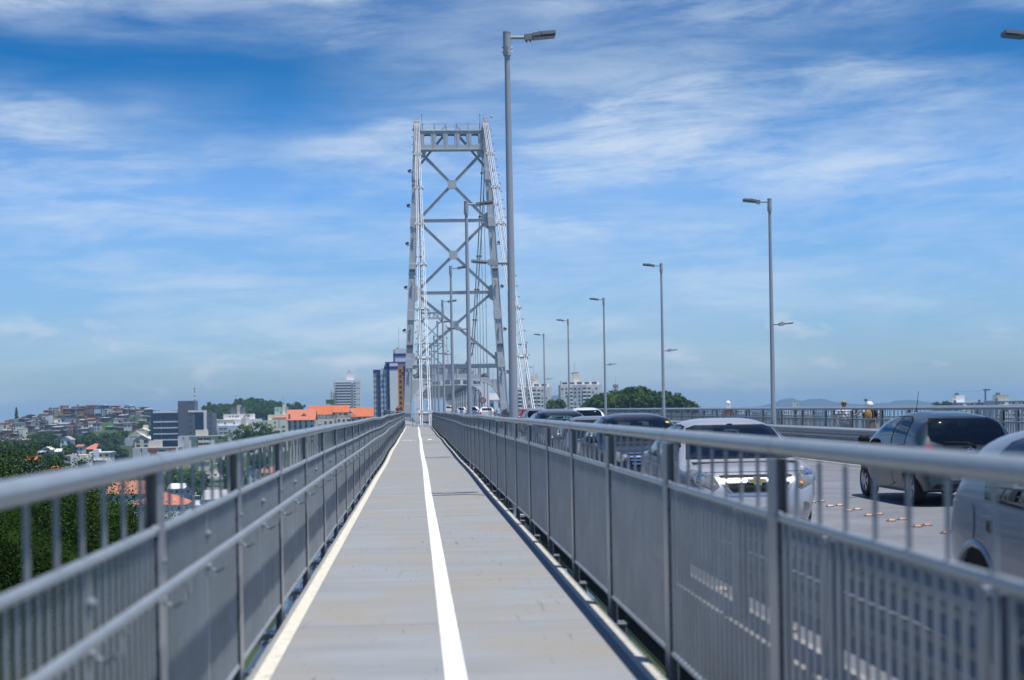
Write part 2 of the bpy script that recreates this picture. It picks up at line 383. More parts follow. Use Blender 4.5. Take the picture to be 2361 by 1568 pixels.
# ------------------------------------------------------------------ deck profile
def zo(y):
    a = smooth(12, 40, y)
    return a * (.017 * math.sin(2*math.pi*(y-9)/23) + .012 * math.sin(2*math.pi*y/61)) + .55 * smooth(150, 212, y)
def xo(y): return smooth(14, 50, y) * .014 * math.sin(2*math.pi*y/37 + .6)
def walk_mat():
    m, nt, b, N, L = nodes('walkway_concrete')
    ge = N('ShaderNodeNewGeometry')
    def nz(sc3, scale, det=5, dist=0., rough=.6):
        mp = N('ShaderNodeMapping'); mp.inputs['Scale'].default_value = sc3; L(ge.outputs['Position'], mp.inputs['Vector'])
        n = N('ShaderNodeTexNoise'); n.inputs['Scale'].default_value = scale; n.inputs['Detail'].default_value = det; n.inputs['Distortion'].default_value = dist; n.inputs['Roughness'].default_value = rough
        L(mp.outputs[0], n.inputs['Vector']); return n.outputs['Fac']
    def rp(f, pts):
        n = N('ShaderNodeValToRGB'); e = n.color_ramp.elements
        while len(e) < len(pts): e.new(.5)
        for i, (p, c) in enumerate(pts): e[i].position = p; e[i].color = c + (1,) if isinstance(c, tuple) else (c, c, c, 1)
        L(f, n.inputs['Fac']); return n.outputs['Color']
    def mix(f, a, c, mode='MIX'):
        n = N('ShaderNodeMix'); n.data_type = 'RGBA'; n.blend_type = mode
        if isinstance(f, float): n.inputs[0].default_value = f
        else: L(f, n.inputs[0])
        for i, x in ((6, a), (7, c)):
            if isinstance(x, tuple): n.inputs[i].default_value = x + (1,)
            else: L(x, n.inputs[i])
        return n.outputs[2]
    trans = nz((.55, 1.9, 1), .9, 7, .5)                     # brushed bands lying across the path
    col = rp(trans, [(.28, (.228,.236,.238)), (.5, (.262,.274,.283)), (.74, (.292,.31,.328))])
    blot = nz((1, .7, 1), .8, 6, .3)
    col = mix(rp(blot, [(.42, 0.), (.66, .72)]), col, (.285,.258,.205))
    scuf = nz((24, 1.5, 1), 1.0, 2, .8, .5); msk = nz((1, .6, 1), .7, 2)
    s = N('ShaderNodeMath'); s.operation = 'MULTIPLY'; L(rp(scuf, [(.655, 0.), (.70, 1.)]), s.inputs[0]); L(rp(msk, [(.42, 0.), (.6, .7)]), s.inputs[1])
    col = mix(s.outputs[0], col, (.10,.105,.115))
    joint = nz((.05, 9, 1), 1.2, 3, .2)
    col = mix(rp(joint, [(.63, 0.), (.72, .34)]), col, (.20,.185,.16))
    sp_ = N('ShaderNodeSeparateXYZ'); L(ge.outputs['Position'], sp_.inputs[0])
    wob = N('ShaderNodeMath'); wob.operation = 'MULTIPLY_ADD'; wob.inputs[1].default_value = .03; L(nz((1,1,1), 3, 2), wob.inputs[0]); L(sp_.outputs[1], wob.inputs[2])
    dv = N('ShaderNodeMath'); dv.operation = 'DIVIDE'; dv.inputs[1].default_value = 2.88; L(wob.outputs[0], dv.inputs[0])
    fr = N('ShaderNodeMath'); fr.operation = 'FRACT'; L(dv.outputs[0], fr.inputs[0])
    col = mix(rp(fr.outputs[0], [(.0, .55), (.006, .55), (.010, .0), (1., 0.)]), col, (.12,.115,.105))
    fine = nz((1,1,1), 60, 4)
    col = mix(.35, col, rp(fine, [(.3, .72), (.7, 1.)]), 'MULTIPLY')
    spots = nz((1,1,1), 9, 2)
    col = mix(rp(spots, [(.745, 0.), (.78, .5)]), col, (.14,.13,.12))
    L(col, b.inputs['Base Color']); b.inputs['Roughness'].default_value = .78
    bp = N('ShaderNodeBump'); bp.inputs['Strength'].default_value = .25; bp.inputs['Distance'].default_value = .006; L(fine, bp.inputs['Height']); L(bp.outputs[0], b.inputs['Normal'])
    return m
def paint_mat(name, col, wear):
    m, nt, b, N, L = nodes(name)
    ge = N('ShaderNodeNewGeometry'); n = N('ShaderNodeTexNoise'); n.inputs['Scale'].default_value = 9; n.inputs['Detail'].default_value = 7; n.inputs['Roughness'].default_value = .7
    L(ge.outputs['Position'], n.inputs['Vector'])
    rp = N('ShaderNodeValToRGB'); e = rp.color_ramp.elements; e[0].position = .36; e[0].color = wear + (1,); e[1].position = .47; e[1].color = col + (1,)
    q = e.new(.8); q.color = tuple(min(1, c*1.08) for c in col) + (1,)
    L(n.outputs['Fac'], rp.inputs['Fac']); L(rp.outputs['Color'], b.inputs['Base Color']); b.inputs['Roughness'].default_value = .7
    return m
def road_mat():
    m, nt, b, N, L = nodes('steel_grid_road')
    ge = N('ShaderNodeNewGeometry')
    vo = N('ShaderNodeTexVoronoi'); vo.inputs['Scale'].default_value = 16; vo.inputs['Randomness'].default_value = .25; L(ge.outputs['Position'], vo.inputs['Vector'])
    n = N('ShaderNodeTexNoise'); n.inputs['Scale'].default_value = .9; n.inputs['Detail'].default_value = 6; L(ge.outputs['Position'], n.inputs['Vector'])
    rp = N('ShaderNodeValToRGB'); e = rp.color_ramp.elements; e[0].position = .3; e[0].color = (.15,.155,.165,1); e[1].position = .75; e[1].color = (.215,.222,.235,1); L(n.outputs['Fac'], rp.inputs['Fac'])
    r2 = N('ShaderNodeValToRGB'); e = r2.color_ramp.elements; e[0].position = .15; e[0].color = (.42,.42,.42,1); e[1].position = .5; e[1].color = (1,1,1,1); L(vo.outputs['Distance'], r2.inputs['Fac'])
    mx = N('ShaderNodeMix'); mx.data_type = 'RGBA'; mx.blend_type = 'MULTIPLY'; mx.inputs[0].default_value = .8; L(rp.outputs['Color'], mx.inputs[6]); L(r2.outputs['Color'], mx.inputs[7])
    L(mx.outputs[2], b.inputs['Base Color']); b.inputs['Roughness'].default_value = .6
    bp = N('ShaderNodeBump'); bp.inputs['Strength'].default_value = .6; bp.inputs['Distance'].default_value = .012; L(vo.outputs['Distance'], bp.inputs['Height']); L(bp.outputs[0], b.inputs['Normal'])
    return m
M['walk'] = walk_mat(); M['road'] = road_mat()
M['line_w'] = paint_mat('white_line_paint', (.74,.745,.75), (.45,.45,.45)); M['line_c'] = paint_mat('cream_line_paint', (.62,.58,.48), (.42,.39,.32))
def strip(mb, fl, fr, ys, z, thick=0., m=0):
    """sheet (or slab) between x=fl(y) and x=fr(y)"""
    n = len(ys); vs = []
    for y in ys: vs += [(fl(y)+xo(y), y, zo(y)+z), (fr(y)+xo(y), y, zo(y)+z)]
    fs = [(2*i, 2*i+1, 2*i+3, 2*i+2) for i in range(n-1)]
    if thick:
        o = len(vs)
        vs += [(v[0], v[1], v[2]-thick) for v in vs[:]]
        fs += [(o+2*i+1, o+2*i, o+2*i+2, o+2*i+3) for i in range(n-1)]
        for s in (0, 1): fs += [(2*i+s, 2*i+2+s, o+2*i+2+s, o+2*i+s) for i in range(n-1)]
        fs += [(0, 1, o+1, o), (2*n-2, 2*n-1, o+2*n-1, o+2*n-2)]
    mb.add(vs, fs, m); return mb
YS = [-8 + 1.5*i for i in range(int(158/1.5))]; YS = [y for y in YS if y < 147.5] + [147.6]
YB = [147.6 + 2.4*i for i in range(27)]
fl2 = lambda y: -1.085 - 2.9 * smooth(150, 190, y); fr2 = lambda y: 1.50 - 3.3 * smooth(150, 200, y)
o = strip(MB(), lambda y: -1.085, lambda y: 1.50, YS, 0, .14).build('walkway', M['walk'], sharp=30); struct(o)
o = strip(MB(), fl2, fr2, [147.68]+YB[1:], 0, .14).build('walkway', M['walk'], sharp=30); struct(o)
for nm, a, b_, mm in (('walkway_line', -1.045, -.942, 'line_c'), ('walkway_line', .15, .288, 'line_w'), ('walkway_line', 1.385, 1.478, 'line_c')):
    struct(strip(MB(), lambda y: a, lambda y: b_, YS[:-1]+[145.8], .004).build(nm, M[mm], sharp=0))
struct(strip(MB(), lambda y: fl2(y)+.05, lambda y: fl2(y)+.15, YB[1:], .004).build('walkway_line', M['line_c'], sharp=0))
struct(strip(MB(), lambda y: (fl2(y)+fr2(y))/2, lambda y: (fl2(y)+fr2(y))/2+.12, YB[1:], .004).build('walkway_line', M['line_w'], sharp=0))
struct(strip(MB(), lambda y: 13.3, lambda y: 15.85, [10+4*i for i in range(50)], 0, .14).build('walkway', M['walk'], sharp=30))
struct(MB().box(2.45, 12.25, -12, 214, -.33, -.03).build('road', M['road'], sharp=0))
struct(MB().add([(11.75,-10,-.026),(11.87,-10,-.026),(11.87,205,-.026),(11.75,205,-.026)], [(0,1,2,3)]).build('road_line', M['line_w'], sharp=0))
# painted bicycle and walker on the path
def flat(mb, pts, z=.005): return mb.add([(x, y, zo(y)+z) for x, y in pts], [tuple(range(len(pts)))])
def fbar(mb, p, q, w):
    d = Vector((q[0]-p[0], q[1]-p[1])); n = Vector((-d.y, d.x)).normalized()*w/2
    return flat(mb, [(p[0]+n.x, p[1]+n.y), (p[0]-n.x, p[1]-n.y), (q[0]-n.x, q[1]-n.y), (q[0]+n.x, q[1]+n.y)])
def ring(mb, cx, cy, r, w, sy=1.):
    for k in range(16):
        a, b = 2*math.pi*k/16, 2*math.pi*(k+1)/16
        flat(mb, [(cx+q*math.cos(t), cy+q*sy*math.sin(t)) for q, t in ((r, a), (r, b), (r-w, b), (r-w, a))])
for y0 in (80.5,):
    mb = MB(); ring(mb, -.80, y0, .23, .06, 2.2); ring(mb, -.26, y0, .23, .06, 2.2)
    for p, q in (((-.8,y0),(-.62,y0+.8)),((-.62,y0+.8),(-.32,y0+.8)),((-.62,y0+.8),(-.52,y0)),((-.52,y0),(-.32,y0+.8)),((-.8,y0),(-.52,y0)),((-.26,y0),(-.34,y0+1.1)),((-.34,y0+1.1),(-.24,y0+1.1)),((-.7,y0+.95),(-.56,y0+.95))): fbar(mb, p, q, .07)
    struct(mb.build('bicycle_marking', M['line_w'], sharp=0))
    mb = MB(); flat(mb, [(.74+.13*math.cos(2*math.pi*k/12), y0+2.1+.3*math.sin(2*math.pi*k/12)) for k in range(12)])
    for p, q, w in (((.74,y0+1.75),(.74,y0+.8),.2),((.74,y0+.85),(.60,y0-.3),.1),((.74,y0+.85),(.92,y0-.25),.1),((.70,y0+1.6),(.52,y0+.95),.07),((.78,y0+1.6),(.97,y0+1.05),.07)): fbar(mb, p, q, w)
    struct(mb.build('walker_marking', M['line_w'], sharp=0))

# ------------------------------------------------------------------ viaduct under the decks
via = empty('viaduct', (6, 0, -.4)); tag(via, 'steel girders and concrete piers carrying the decks of the approach', 'viaduct')
for x in (-.6, 1.2, 3.4, 7.2, 11.2, 13.6, 15.2):
    mb = MB().box(x-.02, x+.02, -12, 214, -1.75, -.36).box(x-.2, x+.2, -12, 214, -1.82, -1.752).box(x-.18, x+.18, -12, 214, -.358, -.33)
    o = mb.build('girder', M['rail'], via); o.location = (-6, 0, .4 - (0 if 2.4 < x < 12.3 else -.14))
for k in range(-1, 9):
    y = 16.6 + 22.9*k
    mb = MB()
    for x in (1.2, 11.6): mb.cyl((x, y, -46), (x, y, -2.6), .7, n=12)
    mb.box(-1.1, 15.6, y-.6, y+.6, -2.6, -1.85)
    mb.build('pier', M['concrete'], via, (-6, 0, .4))
bkm = MB().box(-.16,.16,-.05,.05,-.28,0).box(-.16,.16,-.09,.09,-.012,0).mesh('bracket', M['rail'])
for k in range(-1, 49):
    y = 6.58 + 2.88*k
    for x in (-1.17, 1.57): link('bracket', bkm, via, (x-6, y, .4-.146+zo(y)))
mb = MB().tube([(-1.24, y, -.27+zo(y)) for y in range(-8, 148, 2)], .065, 8)
for k in range(-1, 100): y = 4.9+1.44*k; mb.cyl((-1.24, y, -.27+zo(y)), (-1.24, y+.16, -.27+zo(y)), .085, n=8)
mb.build('pipe', M['rail'], via, (-6, 0, .4))

# ------------------------------------------------------------------ railings
BAY = 2.88
def post_mesh(sgn):
    mb = MB()
    a, b_ = sorted((-.024*sgn, .034*sgn))
    mb.box(a+.006, b_-.006, -.004, .004, -.38, 1.425)
    for q in (a, b_-.006): mb.box(q, q+.006, -.085, .085, -.38, 1.425)
    for k in range(9): mb.ball((.006*sgn, -.008, .12+.125*k), .0145, 8, 5, sc3=(1,2.6,1))
    mb.ball((-.01*sgn, -.078, 1.165), .026, 8, 5)
    return mb.mesh('post', M['rail'])
def panel_mesh():
    mb = MB()
    mb.tube([(0,.086,1.16),(0,BAY-.086,1.16)], .021, 10).tube([(0,.086,.075),(0,BAY-.086,.075)], .019, 8)
    for k in range(1, 24):
        y = .12*k; top = 1.43 if k % 3 == 0 else 1.16
        mb.tube([(0,y,.075),(0,y,top)], .0100, 6, cap=False)
    return mb.mesh('panel', M['rail'])
PM = panel_mesh()
def bracket_mesh():
    mb = MB()
    mb.tube([(-.10,0,-.10),(-.03,0,-.13),(.02,0,-.10),(.035,0,-.02)], .009, 6)
    mb.ball((-.085,0,.075), .022, 8, 5).ball((-.085,0,-.10), .022, 8, 5).box(-.112,-.088,-.012,.012,-.87,1.16-.945)
    return mb.mesh('handrail_bracket', M['rail'])
def railing(label, xf, y0, n, sgn, handrail=0, group=None, z0=0., prof=True, zr=1.478):
    zz = (lambda y: zo(y)) if prof else (lambda y: 0.)
    root = empty('railing', (xf(y0), y0, z0)); tag(root, label, 'railing', group)
    O = Vector((xf(y0), y0, 0)); X = lambda y: xf(y) + (xo(y) if prof else 0)
    ys = [y0 + BAY*k/4 for k in range(4*n+1)]
    mb = MB().tube([Vector((X(y), y, zr+zz(y))) - O for y in ys], .041, 14)
    for k in range(n+1):
        y = y0+BAY*k; mb.cyl(Vector((X(y), y-.03, zr+zz(y)))-O, Vector((X(y), y-.022, zr+zz(y)))-O, .0432, n=14)
    mb.build('top_rail', M['rail'], root)
    pm = post_mesh(sgn)
    for k in range(n+1):
        y = y0 + BAY*k
        link('post', pm, root, Vector((X(y), y, zz(y))) - O)
        if k < n:
            q = y + BAY; dx, dz = X(q)-X(y), zz(q)-zz(y); L = math.sqrt(dx*dx + BAY*BAY)
            link('panel', PM, root, Vector((X(y), y, zz(y))) - O, (math.atan2(dz, BAY), 0, -math.atan2(dx, BAY)), (1, L/BAY, 1))
    if handrail:
        h = .10*handrail
        ys2 = [y for y in ys if y < 147]
        MB().tube([Vector((X(y)+h, y, .945+zz(y)))-O for y in ys2], .023, 10).build('handrail', M['rail'], root)
        bm_ = bracket_mesh()
        for k in range(2*n+1):
            y = y0 + BAY*k/2
            if y < 147 and k < 99: link('handrail_bracket', bm_, root, Vector((X(y)+h, y+.05, .945+zz(y)))-O)
    return root
Y0 = 6.58 - 3*BAY
railing('grey bar railing with an inner handrail along the left walkway edge', lambda y: -1.15 - 2.9*smooth(150, 190, y), Y0, 72, -1, 1, zr=1.455)
railing('grey bar railing between the nearer walkway and the cars, no handrail', lambda y: 1.62, Y0, 51, 1)
railing('grey bar railing of the walkway beyond the road, in front of the walkers', lambda y: 13.2, Y0+BAY*8, 62, 1, prof=False)
railing('outermost grey bar railing behind the walkers, toward the sea', lambda y: 15.95, Y0+BAY*9, 61, 1, prof=False)
# barrier frame round the chain foot
bf = empty('barrier', (.6, 146.2, zo(146.2))); tag(bf, 'small grey barrier frame across the far end of the walkway', 'barrier')
mb = MB().tube([(-.95,0,0),(-.95,0,1.32),(.93,0,1.32),(.93,0,0)], .035, 8)
mb.build('frame', M['rail'], bf)
mb = MB().tube([(-.95,0,.12),(.93,0,.12)], .02, 6)
for k in range(1, 15): mb.cyl((-.95+.125*k,0,.12),(-.95+.125*k,0,1.32), .011, n=6)
mb.build('bars', M['rail'], bf)

# ------------------------------------------------------------------ guardrails
def guard(label, x, face, y0, y1):
    root = empty('guardrail', (x, y0, 0)); tag(root, label, 'guardrail')
    L = y1-y0; w_ = [(0,.157),(.018,.15),(.078,.105),(.08,.062),(.02,.022),(.02,-.022),(.08,-.062),(.078,-.105),(.018,-.15),(0,-.157)]
    hump = w_ + [(u+.005, v) for u, v in w_[::-1]]
    for zc in (.79, .465):
        MB().prism(hump, lambda u, v, w: ((u+.06)*face, w, v+zc), 0, L).build('beam', M['rail'], root)
    pm = MB().box(-.05,.05,-.006,.006,-.12,.90).box(-.05,-.042,-.05,.05,-.12,.90).box(.042,.05,-.05,.05,-.12,.90)
    pm.box(-.055,.055,-.055,.055,.902,.93)
    for zc in (.78,.44): pm.box(min(.051*face,.09*face), max(.051*face,.09*face), -.05,.05, zc-.05, zc+.03)
    pm = pm.mesh('post', M['rail'])
    k = 0
    while k*2.3 < L and k < 100: link('post', pm, root, (0, k*2.3, 0)); k += 1
    MB().box(-.12,.16 if face > 0 else .12,0,L,-.2,.17).build('kerb', M['concrete'], root)
guard('double beam guardrail on short posts between the nearer railing and road', 2.27, 1, 1.1, 146)
guard('double beam guardrail along the far side of the road', 12.35, -1, 24, 205)

# ------------------------------------------------------------------ road studs
sm = MB().box(-.075,.075,-.06,.06,0,.012,1).add([(-.05,-.045,.012),(.05,-.045,.012),(.05,.045,.012),(-.05,.045,.012),(-.042,-.02,.042),(.042,-.02,.042),(.042,.02,.042),(-.042,.02,.042)],
   [(4,5,6,7),(1,2,6,5),(2,3,7,6),(3,0,4,7)], 1).add([(-.052,-.0455,.010),(.052,-.0455,.010),(.043,-.0205,.041),(-.043,-.0205,.041)], [(0,1,2,3)], 0).mesh('road_stud', [M['stud'], M['studb']])
for k in range(22):
    for x, dy in ((6.72, 0), (6.92, .18)):
        tag(link('road_stud', sm, None, (x+rnd.uniform(-.015,.015), 17.4+1.05*k+dy, -.026), (0,0,0), (.85,.7,.72)), 'orange reflective stud in the double row between the two lanes', 'road stud', 'studs between the lanes')
for k in range(10):
    tag(link('road_stud', sm, None, (2.74, 8.4+2.45*k, -.026)), 'orange reflective stud beside the nearer edge line, seen between railing bars', 'road stud', 'studs along the road edge')

# ------------------------------------------------------------------ lamp posts
def lamp_meshes():
    p = MB().tube([(0,0,-.4),(0,0,0),(0,0,8.42)], [.092,.091,.052], 16).cyl((0,0,-.4),(0,0,-.36),.2,n=16)
    s = MB().cyl((0,0,8.40),(0,0,8.83),.076,n=16).cyl((0,0,8.83),(0,0,8.86),.079,n=16)
    for z in (8.47, 8.56):
        for a in range(4):
            q = a*math.pi/2; s.cyl((.07*math.cos(q),.07*math.sin(q),z),(.105*math.cos(q),.105*math.sin(q),z),.013,n=6)
    def arm(dx, z, L, slim=0):
        a = MB().cyl((0,0,z),(dx*L,0,z),.034,n=10)
        T = Matrix.Translation((dx*L,0,z)) @ Matrix.Rotation(-dx*R(5.5), 4, 'Y')
        h = MB()
        sg = lambda q: (min(q)*1., max(q)*1.)
        def bx(x0,x1,y,z0,z1,m): h.box(min(dx*x0,dx*x1), max(dx*x0,dx*x1), -y, y, z0, z1, m, T)
        if slim:
            bx(-.05,.14,.06,-.05,.055,0); bx(-.03,-.01,.02,-.08,-.05,0); bx(.06,.08,.02,-.08,-.05,0); bx(.04,.10,.04,.055,.085,0); bx(.141,.46,.11,-.012,.022,0); bx(.16,.44,.09,-.03,-.0125,1)
            return a.mesh('arm', M['pole']), h.mesh('lamp_head', [M['pole'], M['lens']])
        bx(-.06,.10,.055,-.05,.06,0); bx(-.045,-.015,.02,-.09,-.05,0); bx(.03,.06,.02,-.09,-.05,0)
        bx(.10,.26,.10,-.035,.065,0); bx(.26,.53,.14,0,.06,0); bx(.11,.52,.125,-.04,-.0005,1); bx(.20,.27,.04,.065,.095,0)
        for k in range(6): bx(.285+.038*k,.295+.038*k,.13,.06,.073,0)
        return a.mesh('arm', M['pole']), h.mesh('lamp_head', [M['lamp'], M['lens']])
    return p.mesh('pole', M['pole']), s.mesh('sleeve', M['pole']), arm
PMs, SMs, ARM = lamp_meshes()
def lamp(x, y, side, label, group):
    root = empty('street_lamp', (x, y, zo(y) if y > 150 else 0)); tag(root, label, 'street lamp', group)
    link('pole', PMs, root); link('sleeve', SMs, root)
    for nm, me in zip(('arm', 'lamp_head'), AR[side]): link(nm, me, root)
    for nm, me in zip(('arm', 'lamp_head'), AL[side]): link(nm, me, root)
AR = {s: ARM(s, 8.75, .40) for s in (1, -1)}; AL = {s: ARM(-s, 4.45, .30, 1) for s in (1, -1)}
words = ['nearest', 'second', 'third', 'fourth', 'fifth', 'sixth', 'seventh', 'eighth']
for k in range(8):
    lamp(1.86, 28.1+22.9*k, 1, f'tall grey two-armed street lamp, {words[k]} along the railing beside the walkway', 'street lamps along the nearer side of the road')
for k in range(7):
    lamp(12.5, 28.1+22.9*k, -1, f'tall two-armed street lamp, {words[k]} along the far road side' + (', only lamp head showing' if k == 0 else ''), 'street lamps along the far side of the road')
# ------------------------------------------------------------------ suspension tower (local origin at deck level, between the legs)
LEGX = lambda z: 6.95 - .0512*z
def make_tower(loc, label):
    root = empty('suspension_tower', loc); tag(root, label, 'bridge tower', 'towers of the suspension bridge')
    for s in (-1, 1):
        mb = MB(); ts = [-30, 3, 41.4]
        def ring_(z, w, d): c = s*LEGX(z); return [(c-w, -d, z), (c+w, -d, z), (c+w, d, z), (c-w, d, z)]
        a, b = ring_(-12, .52, .95), ring_(41.5, .44, .8)
        mb.add(a+b, [(0,1,5,4),(1,2,6,5),(2,3,7,6),(3,0,4,7),(4,5,6,7)])
        for z in (1.2, 7.6, 14.4, 21.0, 27.6, 34.2):          # splice plates and flange edges
            p, q = ring_(z, .53, 1.0), ring_(z+1.35, .525, .99); mb.add(p+q, [(0,1,5,4),(1,2,6,5),(2,3,7,6),(3,0,4,7),(4,5,6,7),(0,3,2,1)])
        for e in (-1, 1):
            z0, z1 = 0, 41.3
            mb.bar((s*LEGX(z0)+e*.50, -.99, z0), (s*LEGX(z1)+e*.42, -.83, z1), .07, .08, 0, (0,-1,0))
        mb.build('leg', M['tower'], root)
        for z in (10.7, 21.4): MB().cbox((s*LEGX(z), -.97, z), (.82, .12, .42)).build('opening_shade', M['towerd'], root)  # solid dark box on the leg face imitates the shade of an open slot
        for z in (35.5, 30.6, 25.2, 19.0, 12.9, 6.8):
            x = s*(LEGX(z)+.75)
            MB().bar((s*LEGX(z), -.3, z-.15), (x+s*.2, -.3, z-.15), .08, .08).cbox((x+s*.12, -.35, z+.12), (.5, .35, .32), 0, Matrix.Rotation(s*.4, 4, 'Y')).build('floodlight', M['towerd'], root)
        for z in (33.4, 26.6, 19.7, 13.4, 7.2):
            x = s*LEGX(z)
            MB().cyl((x, -1.12, z-.1), (x, -1.12, z+.25), .15, n=8).bar((x, -1.0, z-1.5), (x, -1.0, z-.1), .08, .08, 0, (0,-1,0)).build('service_light', M['cable'], root)
        MB().cbox((s*4.86, 0, 41.75), (1.1, 2.2, .5)).cbox((s*4.86, 0, 42.25), (.9, 1.4, .6)).build('saddle', M['tower'], root)
        mb = MB()
        for k in range(4): mb.cyl((s*4.9-.31+.205*k, -.3, 42.3), (s*4.9-.31+.205*k, -.3, 43.05), .06, n=6)
        mb.build('saddle_rods', M['tower'], root)
    # top beam: plated web with five rounded openings
    def plate(mb, x0, x1, z0, z1, y0, y1, holes):
        xs = sorted(set([x0, x1] + [h[0] for h in holes] + [h[1] for h in holes]))
        for a, b in zip(xs, xs[1:]):
            hs = sorted([h for h in holes if h[0] <= a+1e-6 and h[1] >= b-1e-6], key=lambda h: h[2])
            if not hs: mb.box(a, b, y0, y1, z0, z1)
            else:
                h = hs[0]
                mb.box(a, b, y0, y1, z0, h[2]); mb.box(a, b, y0, y1, h[3], z1)
                c = min(.18, (h[1]-h[0])*.2)
                for (cx, cz, dx, dz) in ((h[0], h[2], 1, 1), (h[1], h[2], -1, 1), (h[0], h[3], 1, -1), (h[1], h[3], -1, -1)):
                    mb.prism([(cx, cz), (cx+dx*c, cz), (cx+dx*c*.3, cz+dz*c*.3), (cx, cz+dz*c)], lambda u, v, w: (u, w, v), y0, y1)
        return mb
    holes = [(1.68*k-.5, 1.68*k+.5, 39.2, 40.72) for k in range(-2, 3)]
    mb = MB()
    for y in (-.72, .62): plate(mb, -4.4, 4.4, 38.65, 41.15, y, y+.1, holes)
    mb.box(-4.45, 4.45, -.8, .8, 41.16, 41.26).box(-4.5, 4.5, -.8, .8, 38.5, 38.64)
    for k in range(-2, 2): mb.box(1.68*k+.84-.04, 1.68*k+.84+.04, -.79, -.725, 38.66, 41.14)
    mb.build('top_beam', M['tower'], root)
    # knee braces behind the beam
    for s in (-1, 1): MB().bar((s*4.9, .95, 36.2), (s*.9, .95, 41.0), .32, .32, 0, (0,1,0)).build('knee_brace', M['tower'], root)
    # X bracing, struts, gussets
    zs = [38.3, 28.5, 18.25, 8.6]
    def brace(p, q, name, w=.36):
        mb = MB().bar(p, q, .30, w, 0, (0,1,0) if abs(p[2]-q[2]) > 1 else (0,0,1)) if False else MB()
        d = Vector(q)-Vector(p); n = Vector((-d.z, 0, d.x)).normalized()*w/2
        for e in (-1, 1): mb.bar(Vector(p)+n*e, Vector(q)+n*e, .30, .05, 0, tuple(n))
        mb.bar(p, q, .05, w-.02, 0, tuple(n)) if True else 0
        L = d.length; k = int(L/.9)
        for i in range(k): mb.cyl(Vector(p)+d*((i+.5)/k)+n*1.1-Vector((0,.1,0)), Vector(p)+d*((i+.5)/k)+n*1.1+Vector((0,.1,0)), .05, n=5)
        return mb.build(name, M['tower'], root)
    for a, b in zip(zs, zs[1:]):
        for s in (-1, 1): brace((s*(LEGX(a)-.5), -.25 + s*.04, a), (-s*(LEGX(b)-.5), -.25 + s*.04, b), 'diagonal_brace')
        zc = (a*LEGX(b) + b*LEGX(a)) / (LEGX(a)+LEGX(b)) if False else a + (b-a)*LEGX(a)/(LEGX(a)+LEGX(b))
        MB().cbox((0, -.25, zc), (1.2, .46, 1.2)).build('gusset_plate', M['tower'], root)
    for z in zs[1:3]:
        brace((-(LEGX(z)-.5), -.25, z), (LEGX(z)-.5, -.25, z), 'strut', .42)
        for s in (-1, 1): MB().prism([(s*(LEGX(z)-.4), z-1.25), (s*(LEGX(z)-1.0), z-.9), (s*(LEGX(z)-1.0), z+.9), (s*(LEGX(z)-.4), z+1.25)], lambda u, v, w: (u, w, v), -.52, .02).build('gusset_plate', M['tower'], root)
    for s in (-1, 1): MB().prism([(s*(LEGX(38)-.5), 37.2), (s*(LEGX(38)-1.3), 37.9), (s*(LEGX(38)-1.5), 38.6), (s*(LEGX(38)-.5), 38.6)], lambda u, v, w: (u, w, v), -.5, 0).build('gusset_plate', M['tower'], root)
    # portal beam over the road: arched lower edge, windows
    mb = MB(); n = 28; x1 = 6.45
    def low(x):
        a = abs(x)
        if a < 4.2: return 5.95 - .45*(a/4.2)**2
        t = (a-4.2)/(x1-4.2); return 5.5 - .9*t - 1.9*(t**2.4)
    edges = [-x1 + 2*x1*i/n for i in range(n+1)]
    wins = [(-5.35, .95, 5.95), (-3.75, .6, 6.2), (-2.1, .65, 6.65), (-.55, .55, 6.75), (1.05, .65, 6.7), (2.75, .6, 6.6), (4.1, .55, 6.05), (5.4, .55, 5.85)]
    for y in (-.75, .65):
        xs = sorted(set(edges + [c-h for c, h, _ in wins] + [c+h for c, h, _ in wins]))
        for a, b in zip(xs, xs[1:]):
            if b-a < 1e-5: continue
            w = [q for q in wins if q[0]-q[1] <= a+1e-6 and q[0]+q[1] >= b-1e-6]
            def seg(la, lb, ta, tb): mb.add([(a,y,la),(b,y,lb),(b,y,tb),(a,y,ta),(a,y+.08,la),(b,y+.08,lb),(b,y+.08,tb),(a,y+.08,ta)], [(0,1,2,3),(7,6,5,4),(0,4,5,1),(2,6,7,3)])
            if w: seg(low(a), low(b), w[0][2], w[0][2]); seg(7.5, 7.5, 8.0, 8.0)
            else: seg(low(a), low(b), 8.0, 8.0)
    for a, b in zip(edges, edges[1:]): mb.add([(a,-.85,low(a)),(b,-.85,low(b)),(b,.85,low(b)),(a,.85,low(a)),(a,-.85,low(a)-.09),(b,-.85,low(b)-.09),(b,.85,low(b)-.09),(a,.85,low(a)-.09)], [(0,1,2,3),(7,6,5,4),(0,4,5,1),(2,6,7,3)])
    mb.box(-6.5, 6.5, -.85, .85, 8.01, 8.1)
    for k in range(-3, 4): mb.box(1.7*k-.03+.2, 1.7*k+.03+.2, -.83, -.755, low(1.7*k+.2), 8.0)
    mb.build('portal_beam', M['tower'], root)
    for s in (-1, 1): MB().cbox((s*6.1, -.3, 8.9), (.9, .5, 1.7)).build('gusset_plate', M['tower'], root)
    # walkway rail and masts on the top
    mb = MB()
    for z in (41.5, 41.72, 42.05, 42.25): 
        mb.cyl((-4.05,-.7,z), (-.7,-.7,z), .025, n=5).cyl((.7,-.7,z), (4.05,-.7,z), .025, n=5)
    for x in (-4.05,-2.4,-.75,.75,2.4,4.05): mb.cyl((x,-.7,41.26), (x,-.7,42.26), .035, n=5)
    for x in (-.6, .6): mb.cyl((x,.5,41.26), (x,.5,42.0), .03, n=5)
    mb.cyl((-.6,.5,42.0), (.6,.5,42.0), .03, n=5)
